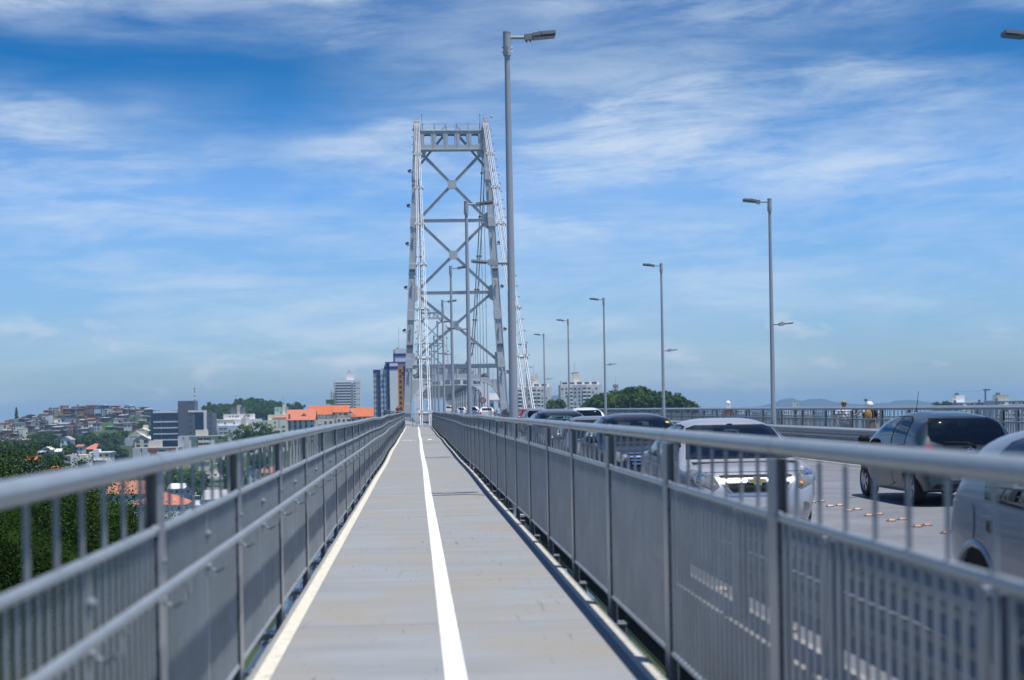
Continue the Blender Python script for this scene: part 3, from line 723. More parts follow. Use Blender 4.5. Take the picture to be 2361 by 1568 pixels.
    for s in (-1, 1): mb.cyl((s*.8,.5,42.2), (s*1.6,.5,41.3), .03, n=5).cyl((s*.8,.5,42.0), (s*1.4,.5,41.3), .03, n=5)
    mb.build('top_railing', M['towerd'], root)
    for x in (-4.15, 4.1): MB().cyl((x,-.6,41.2), (x,-.6,43.45), .03, n=5).ball((x,-.6,43.5), .08, 6, 4).build('mast', M['towerd'], root)
    mb = MB().cyl((4.65,-.6,42.2), (4.65,-.6,43.5), .05, n=6).cyl((4.65,-.6,42.8), (5.5,-.6,43.4), .03, n=5).cyl((5.5,-.6,43.4), (5.75,-.6,43.4), .03, n=5).ball((5.75,-.6,43.2), .16, 8, 5, sc3=(1,1,1.5))
    mb.build('camera_arm', M['tower'], root)
    return root
tower = make_tower((5.7, 210, 0), 'tall steel lattice tower straddling the road, with open windows in its top beam')
t2 = copy_tree(tower); t2.location = (7.05, 600, 0); t2['label'] = 'smaller looking distant twin tower framed between the legs of the nearer tower'

# ------------------------------------------------------------------ eyebar chains
def chain(pts, s0, s1, label, group, bars=4, brackets=0, name='eyebar_chain', w=.075, h=.30):
    root = empty(name, pts[0]); tag(root, label, 'eyebar chain', group); O = Vector(pts[0]); n = len(pts)-1
    P = [Vector(p)-O for p in pts]
    offs = lambda t: [e*(s0+(s1-s0)*t) + f*(.105+(.088-.105)*t) for e in (-1, 1) for f in (-1, 1)] if bars == 4 else [e*(s0+(s1-s0)*t) for e in (-1, 1)]
    for i in range(n):
        a, b = offs(i/n), offs((i+1)/n)
        for xa, xb in zip(a, b):
            mb = MB().bar(P[i]+Vector((xa,0,0)), P[i+1]+Vector((xb,0,0)), w, h)
            for p, x in ((P[i], xa), (P[i+1], xb)): mb.cyl(p+Vector((x-w*.55,0,0)), p+Vector((x+w*.55,0,0)), .30, n=12)
            mb.build('eyebar', M['cable'], root)
    for i in range(1, n):
        q = max(offs(i/n))+.22
        mb = MB().cyl(P[i]-Vector((q,0,0)), P[i]+Vector((q,0,0)), .16, n=10)
        for e in (-1, 1): mb.cyl(P[i]+Vector((e*q,0,0)), P[i]+Vector((e*(q-.12),0,0)), .26, n=10)
        mb.build('pin', M['cable'], root)
    if brackets:
        L = (P[-1]-P[0]).length; k = int(L/2.5); sg = brackets
        mb = MB().bar((0,0,0),(sg*.42,0,0),.07,.07).cbox((sg*.38,0,-.10),(.2,.2,.14))
        mb.bar((0,0,0),(sg*-.42,0,-.5),.06,.06)
        mb.tube([(sg*-.42+.34*sg*-math.sin(a), 0, -.9+.40*math.cos(a)) for a in [math.pi*j/8 for j in range(9)]], .045, 5)
        bmesh_ = mb.mesh('light_bracket', M['tower'])
        for i in range(1, k):
            t = i/k; x = max(offs(t)) if sg > 0 else min(offs(t))
            link('light_bracket', bmesh_, root, P[0].lerp(P[-1], t) + Vector((x,0,0)))
    return root
def pts_between(p, q, ts): return [Vector(p).lerp(Vector(q), t) for t in ts]
tt = [0] + [(9.4+8.7*k)/64 for k in range(7)] + [1.0, 1.18]
chain(pts_between((.86, 210, 42.6), (.98, 146, -.3), tt), .205, .47, 'bright eyebar chain falling from the tower top to the end of the walkway', 'back chains of the nearer tower', 4, -1)
chain(pts_between((10.58, 210, 42.6), (11.5, 146, -.3), tt), .205, .47, 'bright eyebar chain slanting down from the tower to the far side of the road', 'back chains of the nearer tower', 4, 1)
def main_z(d):
    pts = [(210,42.6),(219,36.8),(229,31.6),(244,25.2),(259,19.4),(271,14.6),(283,12.6),(300,11.6),(405,10.2),(510,11.6),(540,16),(560,22),(580,31),(600,42.6)]
    for (a, za), (b, zb) in zip(pts, pts[1:]):
        if d <= b: return za + (zb-za)*(d-a)/(b-a)
XC = lambda d: 5.7 + (d-210)*.0035
PD = [240.5 + 11.4*k for k in range(31)]
dl = [210, 219, 229, 240.5, 251.9, 263.3, 274.7, 286.1, 300, 330, 365, 405, 445, 480, 510, 540, 560, 580, 600]
for s in (-1, 1):
    ch = chain([(XC(d)+s*(4.88), d, main_z(d)) for d in dl], .2, .2, 'main span eyebar chain inside the tower, ' + ('behind the white back chain' if s < 0 else 'curving down behind the brace at the farther leg'), 'main span chains', 2, 0, w=.16)
    for d in (217.7, 229, 240.5, 251.9, 263.3, 274.7):
        mb = MB()
        for e in (-.14, .14): mb.cyl((0, e, main_z(d)), (0, e, 9.6), .035, n=5)
        mb.tube([(0,-.22,7.6),(0,-.22,9.3),(0,-.1,9.75),(0,.1,9.75),(0,.22,9.3),(0,.22,7.6)], .06, 6).cyl((0,0,9.7),(0,0,.3),.06,n=5)
        o = mb.build('hanger', M['truss'], ch); o.location = Vector((XC(d)+s*4.88, d, 0)) - ch.location
# ------------------------------------------------------------------ stiffening truss of the main span
tr = empty('truss_span', (XC(240), 240, 0)); tag(tr, 'long steel truss span of laced posts and cross frames beyond the tower', 'truss bridge')
zt = lambda d: 7.2 if d < 270 else 7.2 + 4.2*smooth(270, 320, d)*(1-smooth(500, 560, d))
def laced(mb, p, q, wx, t=.09):
    """two flanges with zigzag lacing in the vertical plane x-z or y-z"""
    p = Vector(p); q = Vector(q); d = q-p; L = d.length; k = max(2, int(L/.75))
    ax = Vector(wx)
    for e in (-1, 1): mb.bar(p+ax*e, q+ax*e, t, t, 0, tuple(ax))
    for i in range(k):
        e = 1 if i % 2 else -1
        mb.bar(p+d*(i/k)+ax*e, p+d*((i+1)/k)-ax*e, .05, .07, 0, tuple(ax))
O = Vector((XC(240), 240, 0))
for s in (-1, 1):
    mb = MB(); X_ = lambda d: XC(d)+s*5.75
    for i, d in enumerate(PD):
        x = X_(d)
        laced(mb, (x, d, 0), (x, d, zt(d)), (.2, 0, 0)); laced(mb, (x+.02, d+.15, 0), (x+.02, d+.15, zt(d)), (0, .2, 0))
        if i+1 < len(PD):
            e = PD[i+1]; x2 = X_(e)
            laced(mb, (x, d, zt(d)), (x2, e, zt(e)), (0, 0, .22)); mb.bar((x-.2, d, zt(d)+.26), (x2-.2, e, zt(e)+.26), .5, .05); mb.bar((x, d, .2), (x2, e, .2), .3, .6)
            mb.bar((x, d, .4 if i % 2 else zt(d)), (x2, e, zt(e) if i % 2 else .4), .22, .16)
            if zt(d) > 9: mb.bar((x, d, 7.2), (x2, e, 7.2), .3, .3)
    o = mb.build('truss_side', M['truss'], tr, -O, sharp=0)
for i, d in enumerate(PD):
    mb = MB(); x0, x1 = -5.6, 5.6
    for z in ([6.9] if zt(d) < 8 else [6.9, 8.8, zt(d)-.2]):
        k = 14
        mb.bar((x0,0,z+.3), (x1,0,z+.3), .14, .1).bar((x0,0,z-.45), (x1,0,z-.45), .14, .1)
        for j in range(k): mb.bar((x0+(x1-x0)*j/k,0,z-.4 if j % 2 else z+.25), (x0+(x1-x0)*(j+1)/k,0,z+.25 if j % 2 else z-.4), .06, .07)
    for s in (-1, 1): mb.bar((s*5.6,0,5.0), (s*4.2,0,6.5), .16, .16)
    for j in range(2): mb.bar((x0 if j else x1,0,7.2), (x1 if j else x0,11.2,7.2), .22, .2)
    mb.build('cross_frame', M['truss'], tr, Vector((XC(d), d+.3, 0)) - O, sharp=0)
# white portal at its mouth
mb = MB(); xo_, xi = 6.05, 4.95
mb.box(-xo_, xo_, 0, .5, 6.55, 6.75).box(-xo_, xo_, 0, .5, 5.55, 5.68)
for k in range(-3, 4): mb.box(1.62*k-.2, 1.62*k+.2, 0, .5, 5.68, 6.55)
for s in (-1, 1):
    mb.box(min(s*xi, s*xo_), max(s*xi, s*xo_), 0, .5, -.2, 5.55)
    mb.box(min(s*5.3, s*xo_), max(s*5.3, s*xo_), 0, .5, 5.68, 6.55)
    arc = [(s*xi, 5.55), (s*xi, 3.4)] + [(s*(xi-1.9*(1-math.cos(a))), 3.4+2.0*math.sin(a)) for a in [math.pi/2*j/6 for j in range(7)]] + [(s*(xi-1.9), 5.55)]
    mb.prism(arc, lambda u, v, w: (u, w, v), .02, .48)
mb.build('portal', M['portal'], tr, Vector((XC(238), 237.5, 0)) - O)
MB().box(-5.5, 5.5, 0, 360, -.3, -.03).build('road_slab', M['road'], tr, Vector((XC(240)+.6, 214, 0)) - O)
# speed sign past the portal
ss = empty('traffic_sign', (10.55, 232, 0)); tag(ss, 'round traffic sign with a red rim at the truss mouth', 'traffic sign')
MB().cyl((0,.05,-.1), (0,.05,2.7), .04, n=6).build('post', M['pole'], ss)
Tm = Matrix.Translation((0,0,3.0)) @ Matrix.Rotation(R(90), 4, 'X')
MB().lathe([(.0,0),(.36,0),(.36,.02),(0,.02)], 24, Tm).build('face', M['fibrel'], ss)
MB().lathe([(.36,-.004),(.5,-.004),(.5,.026),(.36,.026),(.36,-.004)], 24, Tm).build('rim', M['redwall'], ss)
# ------------------------------------------------------------------ vehicles
def paint(name, col, metal=.5, rough=.32):
    m = mat(name, col, rough, metal, .03, 3, coat=.55); return m
P_ = dict(silver=paint('silver_paint', (.47,.485,.51), .45), silverw=paint('pale_silver_paint', (.25,.30,.345), .35), steel=paint('steel_grey_paint', (.028,.050,.068), .35),
          navy=paint('blue_black_paint', (.018,.024,.04), .3), dkgrey=paint('dark_grey_paint', (.07,.075,.09), .4), mid=paint('mid_grey_paint', (.23,.225,.235), .5),
          white=paint('white_car_paint', (.75,.75,.75), 0), red=paint('red_car_paint', (.42,.02,.02), 0), black=paint('black_car_paint', (.012,.013,.018), .2))
def cglass(name, tint, refl):
    m, nt, b, N, L = nodes(name)
    t = N('ShaderNodeBsdfTransparent'); t.inputs[0].default_value = tint + (1,)
    g = N('ShaderNodeBsdfGlossy'); g.inputs['Roughness'].default_value = .015; g.inputs['Color'].default_value = (.95,.97,1,1)
    f = N('ShaderNodeFresnel'); f.inputs['IOR'].default_value = 1.5; ad = N('ShaderNodeMath'); ad.inputs[1].default_value = refl; L(f.outputs[0], ad.inputs[0])
    mx = N('ShaderNodeMixShader'); L(ad.outputs[0], mx.inputs[0]); L(t.outputs[0], mx.inputs[1]); L(g.outputs[0], mx.inputs[2])
    L(mx.outputs[0], nt.nodes['Material Output'].inputs['Surface']); return m
M['cglass'] = cglass('car_glass', (.55,.70,.68), .07); M['cglassd'] = cglass('tinted_car_glass', (.10,.095,.095), .02)
M['seat'] = mat('seat_cloth', (.10,.105,.11), .85, 0, .2, 10); M['trim'] = mat('dashboard_trim', (.05,.055,.057), .6, 0, .1, 8)
M['hlamp'] = mat('headlamp_lens', (.19,.20,.195), .06, .2, .3, 14, coat=1.)
M['tlamp'] = mat('tail_lamp_lens', (.30,.008,.012), .1, 0, .2, 14, coat=1.)
M['amber'] = mat('amber_lens', (.75,.22,.03), .2, 0, .1, 20)
M['plate'] = mat('number_plate', (.62,.63,.64), .5, 0, .03, 5)
M['ink'] = mat('plate_ink', (.02,.02,.025), .6, 0, .05, 5)
M['gold'] = mat('gold_badge', (.70,.48,.14), .25, .7, .05, 20)
M['under'] = mat('wheel_well', (.008,.008,.008), .95, 0, .1, 3)
HATCH = dict(L=3.78, W=1.665, H=1.53, n=.56, q=1.12,
  top=[(0,.62),(.03,.80),(.10,.98),(.22,1.20),(.36,1.40),(.48,1.445),(.9,1.495),(1.5,1.53),(2.1,1.495),(2.45,1.405),(2.8,1.19),(3.05,1.04),(3.2,.99),(3.5,.90),(3.68,.78),(3.76,.62),(3.78,.5)],
  belt=[(0,.55),(.1,.88),(.3,.96),(1,.94),(2,.91),(2.9,.90),(3.2,.86),(3.6,.74),(3.78,.46)],
  bot=[(0,.27),(.3,.23),(.6,.2),(3.2,.2),(3.6,.22),(3.78,.3)],
  wid=[(0,.70),(.06,.775),(.2,.81),(.5,.826),(1,.832),(2.8,.832),(3.2,.81),(3.5,.74),(3.68,.62),(3.78,.45)],
  side=[[(1.50,.965),(2.78,.955),(2.70,1.05),(2.44,1.29),(2.2,1.40),(1.9,1.43),(1.50,1.43)], [(.80,1.0),(1.42,.97),(1.42,1.43),(1.15,1.42),(.92,1.36),(.80,1.22)]],
  ws=[(-.66,1.07),(.66,1.07),(.56,1.38),(.45,1.42),(-.45,1.42),(-.56,1.38)],
  rw=[(-.40,.985),(.40,.985),(.60,1.06),(.625,1.16),(.58,1.32),(.48,1.40),(-.48,1.40),(-.58,1.32),(-.625,1.16),(-.60,1.06)],
  doors=[[(1.50,.30),(2.72,.30),(2.86,.62),(2.84,.93),(1.50,.94)], [(.92,.55),(1.06,.34),(1.46,.30),(1.46,.94),(.74,.96),(.74,.80)]],
  hl=[(.42,.66),(.66,.63),(.74,.74),(.70,.88),(.52,.83)], tl=[(.60,.80),(.72,.80),(.76,.92),(.70,.985),(.60,.96)], ax=(.62,3.07), wr=.295)
SEDAN = dict(L=4.48, W=1.735, H=1.51, n=.52, q=1.12,
  top=[(0,.55),(.04,.85),(.12,1.02),(.5,1.06),(.75,1.10),(1.0,1.23),(1.35,1.41),(1.7,1.485),(2.1,1.51),(2.6,1.475),(2.85,1.40),(3.2,1.17),(3.42,1.01),(3.56,.955),(4.0,.895),(4.25,.835),(4.38,.75),(4.46,.62),(4.48,.5)],
  belt=[(0,.5),(.1,.9),(.5,.98),(1,.97),(2,.94),(3.3,.90),(3.7,.85),(4.1,.78),(4.35,.67),(4.48,.46)],
  bot=[(0,.34),(.3,.27),(.6,.2),(3.9,.2),(4.3,.21),(4.48,.26)],
  wid=[(0,.62),(.06,.74),(.2,.81),(.6,.85),(1.2,.866),(3.4,.866),(3.9,.845),(4.15,.80),(4.33,.73),(4.44,.64),(4.48,.56)],
  side=[[(2.02,.975),(3.30,.965),(3.16,1.07),(2.84,1.29),(2.6,1.385),(2.3,1.41),(2.02,1.41)], [(1.0,1.02),(1.95,.98),(1.95,1.41),(1.65,1.37),(1.3,1.24)]],
  ws=[(-.71,.995),(.71,.995),(.58,1.36),(.46,1.40),(-.46,1.40),(-.58,1.36)],
  rw=[(-.55,1.14),(.55,1.14),(.5,1.36),(-.5,1.36)],
  doors=[[(2.0,.30),(3.16,.30),(3.36,.62),(3.34,.95),(2.0,.96)], [(1.12,.58),(1.3,.34),(1.96,.30),(1.96,.96),(.98,1.0),(.98,.8)]],
  hl=[(.49,.66),(.56,.615),(.80,.72),(.835,.83),(.74,.865),(.56,.80),(.50,.72)], tl=[(.56,.75),(.78,.75),(.80,.95),(.58,.95)], ax=(.92,3.56), wr=.31)
def lerp_curve(p, x):
    if x <= p[0][0]: return p[0][1]
    for i in range(len(p)-1):
        if x <= p[i+1][0]:
            x0, y0 = p[i]; x1, y1 = p[i+1]; h = x1-x0; t = (x-x0)/h
            m = lambda k: ((p[k+1][1]-p[k-1][1])/(p[k+1][0]-p[k-1][0])) if 0 < k < len(p)-1 else (p[min(k+1,len(p)-1)][1]-p[max(k-1,0)][1])/(p[min(k+1,len(p)-1)][0]-p[max(k-1,0)][0])
            a, b = m(i)*h*.8, m(i+1)*h*.8
            return (2*t**3-3*t*t+1)*y0 + (t**3-2*t*t+t)*a + (-2*t**3+3*t*t)*y1 + (t**3-t*t)*b
    return p[-1][1]
WHEELS = {}
def wheel_meshes(r):
    if r in WHEELS: return WHEELS[r]
    Ty = Matrix.Rotation(R(90), 4, 'Y'); w = .095
    t = MB().lathe([(r*.64,-w*.8),(r*.70,-w),(r*.93,-w),(r*.985,-w*.8),(r,-w*.4),(r,w*.4),(r*.985,w*.8),(r*.93,w),(r*.70,w),(r*.64,w*.8),(r*.64,-w*.8)], 28, Ty)
    q = MB().lathe([(r*.69,w*.85),(r*.645,w*1.02),(r*.60,w*.8),(r*.58,0)], 28, Ty)
    for k in range(5):
        for e in (-.17, .17):
            a = 2*math.pi*k/5 + e; b = 2*math.pi*k/5 + e*.7
            q.bar((w*.75, r*.12*math.cos(b), r*.12*math.sin(b)), (w*.72, r*.63*math.cos(a), r*.63*math.sin(a)), .036, .03, 0, (1,0,0))
    q.cyl((w*.5,0,0), (w*.95,0,0), r*.15, n=14)
    d = MB().cyl((-w*.5,0,0), (w*.1,0,0), r*.62, n=20)
    WHEELS[r] = (t.mesh('tyre', M['rubber']), q.mesh('rim', M['rim']), d.mesh('brake_disc', M['under'])); return WHEELS[r]
def car(name, label, pos, rz, spec, pmat, L=None, W=None, H=None, detail=2, glass='cglass', rglass=None, roofmat=None, mirror=None, group=None, n_=None, q_=None):
    sp = dict(spec); sp['n'] = n_ or sp['n']; sp['q'] = q_ or sp['q']; fl, fw, fh = (L or sp['L'])/sp['L'], (W or sp['W'])/sp['W'], (H or sp['H'])/sp['H']
    root = empty(name, pos, rz); tag(root, label, 'car' if 'truck' not in name and 'van' not in name else name.split('_')[-1], group)
    Lb = sp['L']; off = -Lb/2
    N1 = 64; ys = [Lb*(.5-.5*math.cos(math.pi*i/N1)*(.55+.45*abs(math.cos(math.pi*i/N1)))) if False else Lb*i/N1 for i in range(N1+1)]
    ys = sorted(set([0, .012, .03, .06, .1, .15, .2] + [y for y in ys if .22 < y < Lb-.22] + [Lb-v for v in (.2,.15,.1,.06,.03,.012,0)]))
    rings = []
    for y in ys:
        zt, zb, z0, w = (lerp_curve(sp[k], y) for k in ('top', 'belt', 'bot', 'wid'))
        zb = min(zb, zt-.02); c = zt-zb; pts = []
        for i in range(8):
            s = 1-i/7; z = z0 + (zb-z0)*(i/7)
            pts.append((w*(1-.11*s**2.6+.022*math.sin(math.pi*min(1, s*1.1))), z))
        for i in range(1, 15):
            a = math.pi/2*i/14
            pts.append((w*max(0, math.cos(a))**sp['n'], zb + c*math.sin(a)**sp['q']))
        rings.append([(x*fw, (y+off)*fl, z*fh) for x, z in pts] + [(-x*fw, (y+off)*fl, z*fh) for x, z in pts[::-1][1:]])
    n = len(rings[0]); vs = [v for r in rings for v in r]
    fs = [(i*n+k, i*n+k+1, (i+1)*n+k+1, (i+1)*n+k) for i in range(len(rings)-1) for k in range(n-1)]
    fs += [(i*n+n-1, i*n, (i+1)*n, (i+1)*n+n-1) for i in range(len(rings)-1)]
    fs += [tuple(range(n))[::-1], tuple(range((len(rings)-1)*n, len(rings)*n))]
    body = MB().add(vs, fs).build('body', [pmat, M['under']], root, sharp=40)
    bvh = BVHTree.FromPolygons([Vector(v) for v in vs], fs)
    hw = sp['W']*fw/2; wr = sp['wr']*fh; axl = [(a+off)*fl for a in sp['ax']]
    if detail >= 1:                                                # cut the wheel arches
        cm = MB()
        for s in (-1, 1):
            for a in axl: cm.cyl((s*(hw-.30), a, wr), (s*(hw+.3), a, wr), wr+.055, n=40)
        cut = cm.build('cut', M['under'])
        md = body.modifiers.new('b', 'BOOLEAN'); md.object = cut; md.operation = 'DIFFERENCE'; md.solver = 'EXACT'
        dg = bpy.context.evaluated_depsgraph_get(); me = bpy.data.meshes.new_from_object(body.evaluated_get(dg))
        body.modifiers.clear(); body.data = me; me.name = 'body'
        bpy.data.objects.remove(cut)
        while len(me.materials) > 2: me.materials.pop()
        for p in me.polygons:
            c = p.center; inside = any(math.hypot(c.y-a, c.z-wr) < wr+.057 and abs(c.x) > hw-.32 for a in axl)
            p.material_index = 1 if inside or (c.z < .26*fh and abs(p.normal.z) > .9) else 0
        me.shade_smooth(); me.set_sharp_from_angle(angle=R(40))
    def cast(poly, kind, nm, m, o_=.005, rows=14, cols=16, parent=None, side=0, hole=None):
        """lay a panel with outline poly on the body skin"""
        vals = sorted(set([round(v, 4) for _, v in poly]))
        lo, hi = vals[0], vals[-1]; rv = sorted(set(vals + [lo+(hi-lo)*i/rows for i in range(rows+1)]))
        mb = MB(); grid = []
        for v in rv:
            us = []
            for (u0, v0), (u1, v1) in zip(poly, poly[1:]+poly[:1]):
                if abs(v1-v0) < 2e-4:
                    if abs(v-v0) < 4e-4: us += [u0, u1]
                elif min(v0, v1)-2e-4 <= v <= max(v0, v1)+2e-4: us.append(u0+(u1-u0)*(v-v0)/(v1-v0))
            a, b = min(us), max(us); row = []
            for i in range(cols+1):
                u = a+(b-a)*i/cols
                if kind == 'side': org, d = Vector((side*3, (u+off)*fl, v*fh)), Vector((-side,0,0))
                elif kind == 'front': org, d = Vector((u*fw, 4, v*fh)), Vector((0,-1,0))
                else: org, d = Vector((u*fw, -4, v*fh)), Vector((0,1,0))
                h = bvh.ray_cast(org, d)
                row.append(h[0] + (h[1] if h[1].dot(d) < 0 else -h[1])*o_ if h[0] else None)
            grid.append(row)
        idx = {}
        for j, row in enumerate(grid):
            for i, p in enumerate(row):
                if p is not None: idx[i, j] = len(mb.v); mb.v.append(tuple(p))
        for j in range(len(grid)-1):
            for i in range(cols):
                q = [idx.get(k) for k in ((i,j),(i+1,j),(i+1,j+1),(i,j+1))]
                if None in q: continue
                if hole:
                    c = sum((Vector(mb.v[k]) for k in q), Vector())/4
                    if inside((c.y/fl-off, c.z/fh) if kind == 'side' else (c.x/fw, c.z/fh), hole): continue
                mb.f.append(q); mb.m.append(0)
        mb.rec = False
        ob = mb.build(nm, m, parent or root, sharp=60)
        if kind == 'rear' or (kind == 'side' and side < 0): ob.data.flip_normals()
        if ob.data.polygons:                                        # face outward
            c = ob.data.polygons[len(ob.data.polygons)//2]
            want = Vector((side,0,.1)) if kind == 'side' else Vector((0,1,.3)) if kind == 'front' else Vector((0,-1,.3))
            if c.normal.dot(want) < 0: ob.data.flip_normals()
        return ob
    mir = lambda p: [(-u, v) for u, v in p]
    G_ = M[glass] if detail >= 1 else M['wglass']; RG = (M[rglass] if rglass else G_) if detail >= 1 else M['wglass']
    def grow(p, k): 
        cx = sum(u for u, _ in p)/len(p); cz = sum(v for _, v in p)/len(p)
        return [(cx+(u-cx)*(1+k/ max(.2, abs(u-cx)+.2)*.5), cz+(v-cz)*(1+k/max(.1, abs(v-cz)+.05)*.5)) for u, v in p]
    def inside(pt, poly):
        x, z = pt; r = False
        for (x0, z0), (x1, z1) in zip(poly, poly[1:]+poly[:1]):
            if (z0 > z) != (z1 > z) and x < x0+(x1-x0)*(z-z0)/(z1-z0): r = not r
        return r
    if detail >= 1:                                                # openings behind the panes, and an interior
        bm = bmesh.new(); bm.from_mesh(body.data); bmesh.ops.subdivide_edges(bm, edges=[e for e in bm.edges if e.calc_length() > .09 and e.verts[0].co.z > .85*fh], cuts=1, use_grid_fill=True)
        kill = []
        for f_ in bm.faces:
            c = f_.calc_center_median(); nn = f_.normal; fz = c.z/fh
            if fz < .9: continue
            hit = (c.y > 0 and abs(nn.y) > .12 and abs(nn.x) < .8 and inside((c.x/fw, fz), sp['ws'])) or (c.y < -.3 and abs(nn.y) > .12 and inside((c.x/fw, fz), sp['rw']))
            if not hit and abs(nn.x) > .35: hit = any(inside((c.y/fl-off, fz), p) for p in sp['side'])
            if hit: kill.append(f_)
        bmesh.ops.delete(bm, geom=kill, context='FACES'); bm.to_mesh(body.data); bm.free()
        body.data.shade_smooth(); body.data.set_sharp_from_angle(angle=R(40))
        rs = sp['side'][0][0][0]                                   # b-pillar station
        mb = MB()
        for r_, xs_ in ((rs+.12, (-.36, .36)), (rs-.78, (-.40, 0, .40))):
            for x in xs_:
                yy = (r_+off)*fl
                mb.box(x-.24, x+.24, yy-.05, yy+.48, .30, .52*fh).box(x-.23, x+.23, yy-.18, yy-.04, .45, 1.02*fh).box(x-.12, x+.12, yy-.20, yy-.10, 1.05*fh, 1.24*fh)
        mb.build('seats', M['seat'], root, sharp=30)
        yw = (sp['side'][0][1][0]+off)*fl
        mb = MB().box(-.68, .68, yw-.32, yw+.42, .62*fh, .945*fh).box(-.70, .70, (.5+off)*fl, yw+.4, .26, .32)
        mb.tube([(-.36+.18*math.cos(a_), yw-.40-.05*math.sin(a_), .90*fh+.17*math.sin(a_)) for a_ in [2*math.pi*k/18 for k in range(19)]], .016, 6)
        mb.box(-.10, .10, yw-.52, yw-.49, 1.27*fh, 1.33*fh).box(-.70, .70, (.32+off)*fl, (.75+off)*fl, .70*fh, .93*fh)
        mb.build('dashboard', M['trim'], root, sharp=30)
    ring_ = lambda p: grow(p, -.05) if detail >= 1 else None
    cast(grow(sp['ws'], .05), 'front', 'windscreen_seal', M['black'], .003, 26, 30, hole=ring_(sp['ws'])); cast(sp['ws'], 'front', 'windscreen', G_, .006)
    cast(grow(sp['rw'], .04), 'rear', 'window_seal', M['black'], .003, 26, 30, hole=ring_(sp['rw'])); cast(sp['rw'], 'rear', 'rear_window', RG, .006)
    for s in (-1, 1):
        for p in sp['side']: cast(grow(p, .045), 'side', 'window_seal', M['black'], .003, 22, 26, side=s, hole=ring_(p)); cast(p, 'side', 'side_window', RG if p is sp['side'][1] else G_, .006, side=s)
        if detail >= 1:
            for p in sp['doors']:
                d = cast(p, 'side', 'door', pmat, .005, side=s)
                yh = p[0][0]+.12 if p is sp['doors'][0] else p[4][0]+.14
                h = bvh.ray_cast(Vector((s*3, (yh+off)*fl, .86*fh)), Vector((-s,0,0)))
                if h[0]: MB().box(-.012,.022,-.08,.08,-.012,.016).build('handle', pmat, d, h[0]+Vector((s*.012,0,0)))
        cast(sp['hl'] if s > 0 else mir(sp['hl']), 'front', 'headlight', M['hlamp'], .008); cast(sp['tl'] if s > 0 else mir(sp['tl']), 'rear', 'tail_light', M['tlamp'], .012)
        my = sp['side'][0][1][0]-.10
        mb = MB().ball((s*.02,0,.01), .115, 14, 9, sc3=(.95,.55,.78)).box(min(0,-s*.12), max(0,-s*.12), -.025, .025, -.06, -.02)
        mb.build('wing_mirror', mirror or pmat, root, (s*(hw+.075), (my+off)*fl, 1.02*fh))
        ty, rm, dk = wheel_meshes(round(wr, 3))
        for a in axl:
            w = link('wheel', dk, root, (s*(hw-.115), a, wr), (0, 0, 0 if s > 0 else math.pi)); link('tyre', ty, w); link('rim', rm, w)
    if roofmat: cast([(-.5, sp['H']-.09), (.5, sp['H']-.09), (.5, sp['H']-.01), (-.5, sp['H']-.01)], 'front', 'roof_front', roofmat, .008)
    root_ = dict(root=root, cast=cast, bvh=bvh, off=off, fl=fl, fw=fw, fh=fh, hw=hw)
    if detail >= 1:
        hb = bvh.ray_cast(Vector((0, 4, .52*fh)), Vector((0,-1,0)))
        if hb[0]: MB().box(-.20,.20,0,.012,-.062,.062).build('number_plate', M['plate'], root, hb[0]+Vector((0,.012,-.06)))
    return root_
# --- grey hatchback going away in the farther lane
c = car('hatchback_car', 'steel grey hatchback seen from behind in the farther lane, sun glinting on its rear window', (8.86, 24.95, -.03), 0, HATCH, P_['steel'], rglass='cglassd', mirror=M['black'])
rt = c['root']; cast = c['cast']
cast([(-.66,.29),(.66,.29),(.60,.36),(-.60,.36)], 'rear', 'bumper_insert', M['black'], .008)
cast([(-.33,.42),(.33,.42),(.38,.48),(.34,.58),(-.34,.58),(-.38,.48)], 'rear', 'plate_recess', P_['mid'], .006)
pp = c['bvh'].ray_cast(Vector((0,-4,.50)), Vector((0,1,0)))[0]
pl = MB().box(-.2,.2,-.014,0,-.065,.065).build('number_plate', M['plate'], rt, pp+Vector((0,-.014,0)))
tx = bpy.data.curves.new('lettering', 'FONT'); tx.body = 'RVV8B07'; tx.size = .118; tx.align_x = 'CENTER'; tx.align_y = 'CENTER'; tx.extrude = .001; tx.offset = .0015
tx.materials.append(M['ink']); t = link('lettering', tx); bpy.context.view_layer.update(); tm_ = bpy.data.meshes.new_from_object(t.evaluated_get(bpy.context.evaluated_depsgraph_get())); bpy.data.objects.remove(t)
t = link('lettering', tm_, pl, (0,-.017,-.008), (R(90),0,0)); t.scale = (.86,1,1)
pe = c['bvh'].ray_cast(Vector((0,-4,.885)), Vector((0,1,0)))[0]
mb = MB().tube([(.052*math.cos(2*math.pi*k/20),0,.052*math.sin(2*math.pi*k/20)) for k in range(21)], .007, 6).box(-.062,.062,-.009,.004,-.013,.013)
mb.build('badge', M['chrome'], rt, pe+Vector((0,-.016,0)), (R(-18),0,0))
pw = c['bvh'].ray_cast(Vector((.10,-4,.975)), Vector((0,1,0)))[0]
MB().tube([(0,0,0),(-.10,-.012,.05),(-.20,-.006,.085)], [.02,.014,.012], 6).tube([(-.08,-.03,.045),(-.30,-.012,.07),(-.52,.0,.078)], [.008,.013,.008], 6).build('wiper', M['black'], rt, pw+Vector((0,-.025,-.02)))
MB().cyl((0,0,0),(0,-.14,.36),.005,n=5).build('antenna', M['black'], rt, (.0,.05+.65,1.515))
MB().cyl((.45,-1.86,.24),(.45,-1.6,.24),.03,n=8).build('exhaust', M['black'], rt)
